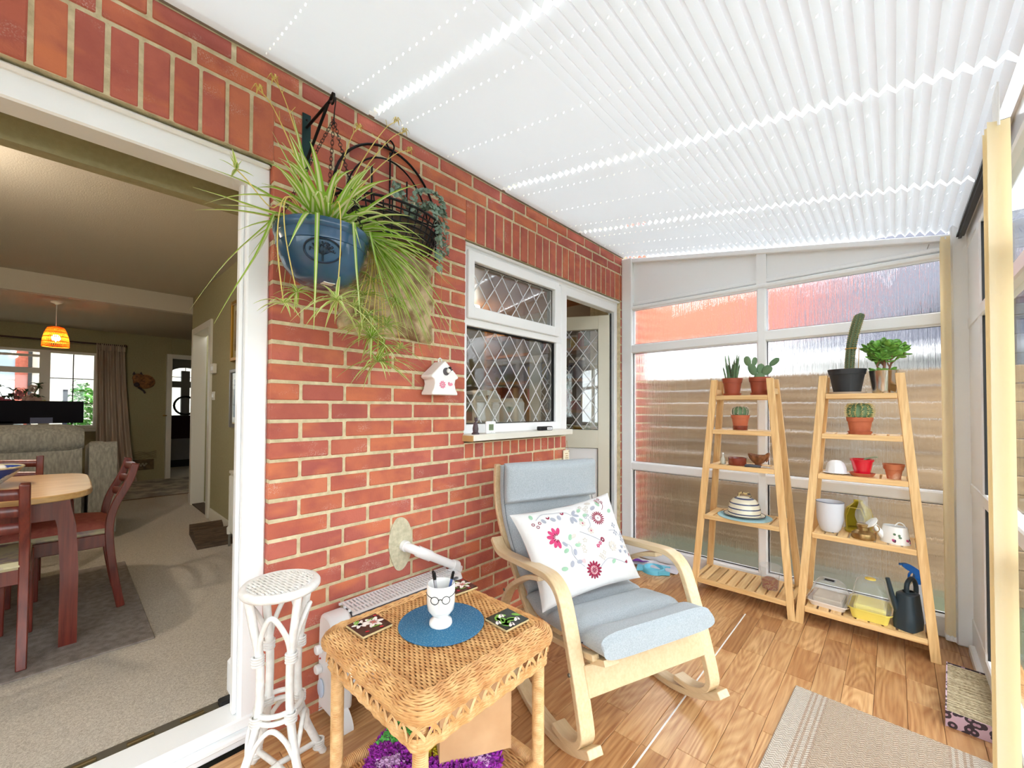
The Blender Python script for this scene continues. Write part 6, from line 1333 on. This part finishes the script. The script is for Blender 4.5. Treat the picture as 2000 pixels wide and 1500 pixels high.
# jade plant
t=thing('potted_jade','bushy green jade plant in shiny metal pot','plant',(1.668,3.03,ZT[4]),0,'potted plants on the shelves'); MB().lathe([(0,0),(.048,0),(.062,.122),(.064,.124),(.060,.124),(.056,.10),(0,.10)],36).build('metal_pot',mat('brushed_steel',S(214,210,202),.16,1.0),t,50)
JL=mat('jade_leaf',S(128,182,80),.3,c2=S(92,150,60),scale=30,coat=.3,rnd=.2); BRK=mat('jade_bark',S(150,104,82),.8); lm=MB(); 
lm.grid(lambda u,v:(.03*v,.0105*math.sqrt(max(0,1-(2*v*.93-.93)**2))*cos(2*PI*u)*(1+.25*(v-.3)),.0045*sin(2*PI*u)*math.sqrt(max(0,1-(2*v*.93-.93)**2))+.006*v*v),8,6,cu=True); lme=lm.mesh('leaf',JL,70); rn=random.Random(9)
def twig(p,d,L,lvl):
    e=p+d*L; MB().tube([tuple(p),tuple(p.lerp(e,.5)+Vector((rn.uniform(-.004,.004),0,0))),tuple(e)],[.0075-.0016*lvl,.0065-.0016*lvl,.0055-.0014*lvl],6).build('branch',BRK,t,60)
    if lvl<3:
        for k in range(3 if lvl else 5):
            a=rn.random()*6.28; s=.75 if lvl else .62; q=(d+Vector((cos(a)*s,sin(a)*s,rn.uniform(-.25,.3)))).normalized(); twig(e if k else p.lerp(e,.7),q,L*rn.uniform(.55,.8),lvl+1)
    if lvl>=2:
        for k in range(5 if lvl==3 else 2):
            a=rn.random()*6.28; q=p.lerp(e,rn.uniform(.4,1)); link('leaf',lme,t,tuple(q),(rn.uniform(-.7,.7),-rn.uniform(-.3,1.1),a),(rn.uniform(1.1,1.6),)*3)
twig(Vector((0,0,.10)),Vector((.08,0,1)).normalized(),.072,0); twig(Vector((.01,.0,.10)),Vector((.35,-.1,1)).normalized(),.065,1); twig(Vector((-.01,.0,.10)),Vector((-.3,.1,1)).normalized(),.06,1)
for k in range(16):
    a=rn.random()*6.28; link('leaf',lme,t,(.035*cos(a),.035*sin(a),.105+.02*rn.random()),(0,-.4,a),(1.1,)*3)
t,z=pot('potted_barrel_cactus','golden spined barrel cactus in terracotta pot with saucer',(1.566,y_,ZT[3]),.044,.056,.086,.024,TERRA,'plant',.055,'potted plants on the shelves'); ball_cactus(t,(0,0,z-.008),.058,.10,14,SPN,.016)
t=thing('china_cover','upturned white china bowl on a saucer on right shelf','bowl',(1.462,3.0,ZT[2])); MB().grid(lambda u,v:(.048*cos(PI*.5*v)**.6*(1+.035*cos(16*PI*u)*(1-v))*cos(2*PI*u),.048*cos(PI*.5*v)**.6*(1+.035*cos(16*PI*u)*(1-v))*sin(2*PI*u),.006+.07*sin(PI*.5*v)),48,10,cu=True).build('cover',mat('china_white',S(236,238,242),.3,coat=.4),t,60); MB().lathe([(0,0),(.04,0),(.062,.007),(.06,.009),(0,.006)],36).build('saucer',bpy.data.materials['china_white'],t,50)
t,z=pot('red_pot','glossy red pot with one succulent leaf standing in saucer',(1.576,2.99,ZT[2]),.034,.05,.085,.012,mat('red_gloss',S(214,22,48),.15,coat=.7),'plant',None,'potted plants on the shelves')
for o in list(t.children): o.location.z+=.008
MB().lathe([(0,0),(.046,0),(.057,.018),(.053,.018),(.045,.006),(0,.006)],30).build('saucer',TERRA,t,40); m=MB(); m.tube(cat([(.0,0,z-.01),(.012,-.004,z+.02),(.045,-.012,z+.036),(.068,-.016,z+.038)],5),[.010]*6+[.009]*5+[.007]*4+[.002],8,flat=.45); m.build('leaf',mat('grey_leaf',S(140,150,120),.6),t,60)
pot('terracotta_pot','small weathered empty terracotta pot at right end of shelf',(1.704,2.985,ZT[2]),.027,.041,.078,.03,mat('weathered_terracotta',S(196,116,78),.85,c2=S(216,176,150),scale=18,lo=.5,hi=.7),'pot')
t=thing('ceramic_planter','pale grey rounded ceramic planter on the right shelf','planter',(1.432,3.0,ZT[1])); MB().lathe([(0,.004),(.04,.004),(.05,.02),(.062,.07),(.065,.15),(.0655,.172),(.062,.173),(.059,.165),(.058,.145),(0,.145)],40).build('planter',mat('pale_grey_glaze',S(216,218,226),.35,coat=.3),t,50); MB().tube([(.0645*cos(2*PI*i/40),.0645*sin(2*PI*i/40),.171) for i in range(40)],.0022,6,closed=True).build('rim_line',mat('slate_rim',S(96,106,130),.4),t); MB().lathe([(0,.152),(.05,.147)],20).build('bark_chips',mat('bark',S(92,52,48),.9,bump=1,bscale=70),t)
for i in range(3): a=R(120*i-60); MB().box((.03*cos(a)-.005,.03*sin(a)-.005,0),(.03*cos(a)+.005,.03*sin(a)+.005,.006)).build('foot',GASKET,t)
bpy.data.objects[t.name]
t=thing('yellow_jug','mustard yellow ceramic jug-shaped tealight house behind oil lamp','ornament',(1.553,3.10,ZT[1])); YG=mat('mustard_glaze',S(206,186,60),.35,c2=S(180,156,40),scale=8,coat=.3); MB().lathe([(0,0),(.062,0),(.066,.012),(.058,.02)],32).build('base',YG,t,50); MB().lathe([(.058,.02),(.062,.06),(.064,.10),(.055,.135),(.032,.155),(.02,.168),(.022,.18)],32,a0=R(-60),a1=R(215)).build('shell',YG,t,60); MB().tube([(.0605*cos(R(-60)),.0605*sin(R(-60)),.02),(.063*cos(R(-62)),.063*sin(R(-62)),.09),(.05*cos(R(-75)),.05*sin(R(-75)),.14),(.05*cos(R(-135)),.05*sin(R(-135)),.14),(.063*cos(R(-145)),.063*sin(R(-145)),.09),(.0605*cos(R(-145)),.0605*sin(R(-145)),.02)],.004,6).build('opening_rim',YG,t,60)
t=thing('oil_lamp','small brass oil lamp with clear glass chimney','oil lamp',(1.580,2.965,ZT[1])); BR=mat('aged_brass',S(168,138,92),.3,.9); MB().lathe([(0,0),(.05,0),(.053,.012),(.050,.03),(.034,.042),(.026,.046),(.026,.062),(.030,.066),(.030,.076),(.024,.08)],32).build('font',BR,t,40); MB().tube([(.052+.013*cos(2*PI*i/14),-.0,.062+.017*sin(2*PI*i/14)) for i in range(14)],.003,6,closed=True).build('ring_handle',BR,t); MB().lathe([(.024,.08),(.030,.095),(.036,.118),(.034,.14),(.024,.165),(.019,.185),(.019,.225)],32).build('chimney',CLP,t,60)
FP=[mat('print_pink',S(214,80,140),.4),mat('print_navy',S(60,60,90),.4),mat('print_plum',S(130,50,70),.4),mat('print_leaf',S(90,120,90),.4)]
t=thing('floral_watering_can','white enamel watering can with painted flowers','watering can',(1.706,2.985,ZT[1]),R(-18)); EN=mat('white_enamel',S(246,246,244),.18,coat=.5); can=[(0,0),(.062,0),(.062,.012),(.056,.05),(.050,.088),(.047,.088),(.05,.05),(0,.02)]; MB().lathe(can,36,sy=.72).build('body',EN,t,50); MB().tube([(-.04,-.015,.02),(-.062,-.03,.06),(-.075,-.04,.085)],[.017,.014,.011],12).build('spout',EN,t,60); MB().lathe([(.012,0),(.036,.016),(.037,.02),(0,.024)],28,(-.074,-.04,.078),M=Matrix.Rotation(R(-38),4,'Y')@Matrix.Rotation(R(28),4,'X')).build('rose_head',EN,t,50); MB().tube(cat([(.0,.0,.088),(.012,.01,.105),(.03,.01,.102),(.045,.0,.085)],5),.0035,7).build('handle',EN,t,60); rn=random.Random(15)
for k in range(12):
    m=MB(); a=R(rn.uniform(-85,-5)); z=rn.uniform(.015,.055); 
    pts=[]; r0=lerp(.0628,.0565,z/.055)+.0006
    for i in range(7): b=2*PI*i/7; aa=a+.13*cos(b)*rn.uniform(.6,1); zz=z+.006*sin(b); rr=lerp(.0622,.0555,min(1,max(0,(zz-.010)/.042)))+.0012; pts.append((rr*cos(aa),rr*.72*sin(aa),zz))
    m.add(pts,[tuple(range(7))]); m.build('flower_print',FP[k%4],t,0)
def frustum(z0,z1,a0,b0,a1,b1,r0,r1,cap=True,n=5,mid=()):
    m=MB(); rings=[(z0,a0,b0,r0)]+list(mid)+[(z1,a1,b1,r1)]
    if cap: rings+=[(z1+.006,a1-.012,b1-.012,max(.004,r1-.01)),(z1+.007,.004,.004,.002)]
    vs=[];k=None
    for z,a,b,r in rings:
        P=[]
        for cx,cy,s in ((a-r,b-r,0),(-a+r,b-r,90),(-a+r,-b+r,180),(a-r,-b+r,270)):
            for i in range(n+1): q=R(s+90*i/n); P.append((cx+r*cos(q),cy+r*sin(q),z))
        k=len(P); vs+=P
    fs=[(i*k+j,i*k+(j+1)%k,(i+1)*k+(j+1)%k,(i+1)*k+j) for i in range(len(rings)-1) for j in range(k)]
    return m.add(vs,fs)
def propagator(label,loc,rz,a,b,tray,lid_h,tray_h,vent,lip):
    t=thing('propagator',label,'propagator',loc,rz); frustum(0,tray_h,a*.86,b*.86,a,b,.02,.025,cap=False).build('tray_wall',tray,t,40); frustum(0,.003,a*.86,b*.86,a*.86,b*.86,.02,.02).build('tray_floor',tray,t,40); frustum(tray_h-.001,tray_h+.004,a+lip,b+lip,a+lip,b+lip,.03,.03,cap=False).build('tray_rim',tray,t,40)
    frustum(tray_h+.004,tray_h+lid_h,a+lip-.003,b+lip-.003,a*.62,b*.62,.03,.03,mid=((tray_h+.012,a-.002,b-.002,.028),(tray_h+lid_h*.85,a*.74,b*.74,.034))).build('lid',CLP,t,60); vent(t,tray_h+lid_h+.007); return t
def ventA(t,z):
    for i in range(4): bx((-.022,-.012+.007*i,z),(.022,-.008+.007*i,z+.003)).build('vent_slat',GASKET,t)
    bx((-.026,-.016,z-.002),(.026,.02,z+.001)).build('vent_plate',mat('vent_grey',S(120,124,130),.5),t)
def ventB(t,z): MB().lathe([(.024,0),(.022,.006),(0,.008)],20,(0,0,z-.002)).build('vent_cap',mat('yellow_plastic2',S(246,214,90),.4),t)
TP=mat('white_tray_plastic',S(236,224,214),.4); YP=mat('yellow_tray',S(244,224,110),.4)
propagator('clear lidded white seed propagator on the lowest right shelf',(1.425,3.02,ZT[0]),R(-4),.090,.10,TP,.095,.03,ventA,.008); propagator('clear domed seed propagator with yellow tray on lowest shelf',(1.605,3.0,ZT[0]),R(-2),.085,.105,YP,.135,.055,ventB,.008)
def liner():
    t=thing('peat_tray','shallow beige seed tray inside the white propagator','seed tray',(1.425,3.02,ZT[0]+.004),R(-4)); MB().box((-.068,-.078,0),(.068,.078,.045),.006).build('compost_block',mat('fibre_beige',S(206,190,168),.9,c2=S(186,168,146),scale=12),t)
    t=thing('seed_insert','yellow ribbed insert inside the domed propagator','seed tray',(1.605,3.0,ZT[0]+.006),R(-2)); MB().box((-.066,-.083,0),(.066,.083,.066),.01).build('insert',YP,t)
liner()
def watering_can():
    t=thing('watering_can','dark green plastic watering can on the lowest right shelf','watering can',(1.752,2.965,ZT[0]),R(-25)); DG=mat('dark_green_plastic',S(44,58,66),.4); frustum(0,.175,.045,.062,.036,.05,.03,.026,mid=((.04,.048,.064,.032),(.06,.046,.062,.031))).build('body',DG,t,50); MB().lathe([(.022,0),(.022,.006),(.018,.008),(.017,.0)],20,(0,.01,.179),sx=1.2).build('mouth',DG,t,50); MB().lathe([(0,.001),(.018,.001)],16,(0,.01,.182),sx=1.2).build('opening',GASKET,t)
    MB().tube(cat([(0,-.01,.178),(.0,-.005,.225),(.0,.04,.245),(.0,.075,.20),(.0,.07,.12),(.0,.058,.08)],7),.0105,10).build('handle',DG,t,60); MB().tube([(-.02,-.035,.05),(-.035,-.07,.17),(-.045,-.085,.25)],[.014,.011,.009],10).build('spout',DG,t,60)
watering_can()
t=thing('spray_bottle','white spray bottle with bright blue trigger behind watering can','spray bottle',(1.790,3.085,ZT[0]),R(20)); MB().lathe([(0,0),(.036,0),(.038,.01),(.038,.14),(.028,.185),(.014,.20),(.014,.21)],28,sy=.75).build('bottle',mat('white_hdpe',S(238,240,244),.4),t,50); BLU=mat('blue_plastic',S(30,110,200),.35); MB().lathe([(.017,.20),(.017,.225),(.012,.228)],18).build('collar',BLU,t,40); MB().prism(cat([(-.016,.226),(-.014,.25),(-.045,.268),(-.062,.286),(-.058,.298),(-.03,.296),(.01,.27),(.03,.245),(.02,.226)],3),-.011,.011,1).build('spray_head',BLU,t,40); MB().tube(cat([(-.018,0,.262),(-.032,0,.245),(-.034,0,.222)],4),.0055,7).build('trigger',BLU,t,60); MB().tube([(-.060,0,.292),(-.074,0,.292)],.006,8).build('nozzle',BLU,t)
# ================= SUB-PARTS: pieces that belong to a part of their thing =================
SUBS={'oil_heater':{'control_housing':('knob','pilot_light','timer_dial')},'rocking_chair':{'back_cushion':('piping',)},'hanging_pot':{'body':('emblem_ring','tree_trunk','tree_crown','sticker')},
 'sofa':{'back':('piping',)},'television':{'screen':('label_panel',)},'pendant_lamp':{'shade':('ring',)},'wall_bracket':{'back_plate':('screw',)},'birdhouse':{'body':('hole','flower_print','bird_print'),'hanging_loop':('string',)},
 'thermometer':{'screen':('digits',),'case':('button',)},'black_gadget':{'label_plate':('label_text',)},'floral_watering_can':{'body':('flower_print',),'spout':('rose_head',)},'cardboard_box':{'paper_label':('bar_marks',)},
 'spray_bottle':{'spray_head':('trigger','nozzle')},'cheese_dome':{'dome':('handle',),'plate':('plate_rim',)},'propagator':{'lid':('vent_slat','vent_plate','vent_cap'),'tray_wall':('tray_rim',)},'coaster_tile':{'print_ground':('print',)},
 'fruit_bowl':{'body':('rim',)},'framed_picture':{'mount':('print',)},'jar':{'body':('lid',)},'face_mug':{'body':('nose','mouth')},'hanging_sign':{'board':('script','stud','string')},'potted_cactus':{'cactus':('spines',),'pot_body':('soil',)},
 'potted_barrel_cactus':{'cactus':('spines',),'pot_body':('soil',)},'potted_column_cactus':{'cactus':('spines','orange_tie'),'pot_body':('soil',)},'potted_euphorbia':{'pot_body':('soil',)},'potted_opuntia':{'pot_body':('soil',)},'red_pot':{'pot_body':('soil',)},'terracotta_pot':{'pot_body':('soil',)},
 'ceramic_planter':{'planter':('rim_line','bark_chips','foot')},'wicker_table':{'skirt_weave':('skirt_stakes','skirt_braid')},'curtain':{'drape':('heading',)},'cat_plaque':{'body':('head','ear','paw')},'watering_can':{'body':('mouth','opening')},'oil_lamp':{'font':('ring_handle',)},'yellow_jug':{'shell':('opening_rim',)}}
bn=lambda o:o.name.split('.')[0]
for th in [o for o in SC.objects if o.parent is None and bn(o) in SUBS]:
    kids=list(th.children)
    for pn,cs in SUBS[bn(th)].items():
        pa=next((k for k in kids if bn(k)==pn),None)
        if not pa: continue
        for k in kids:
            if bn(k) in cs: k.parent=pa; k.location=k.location-pa.location
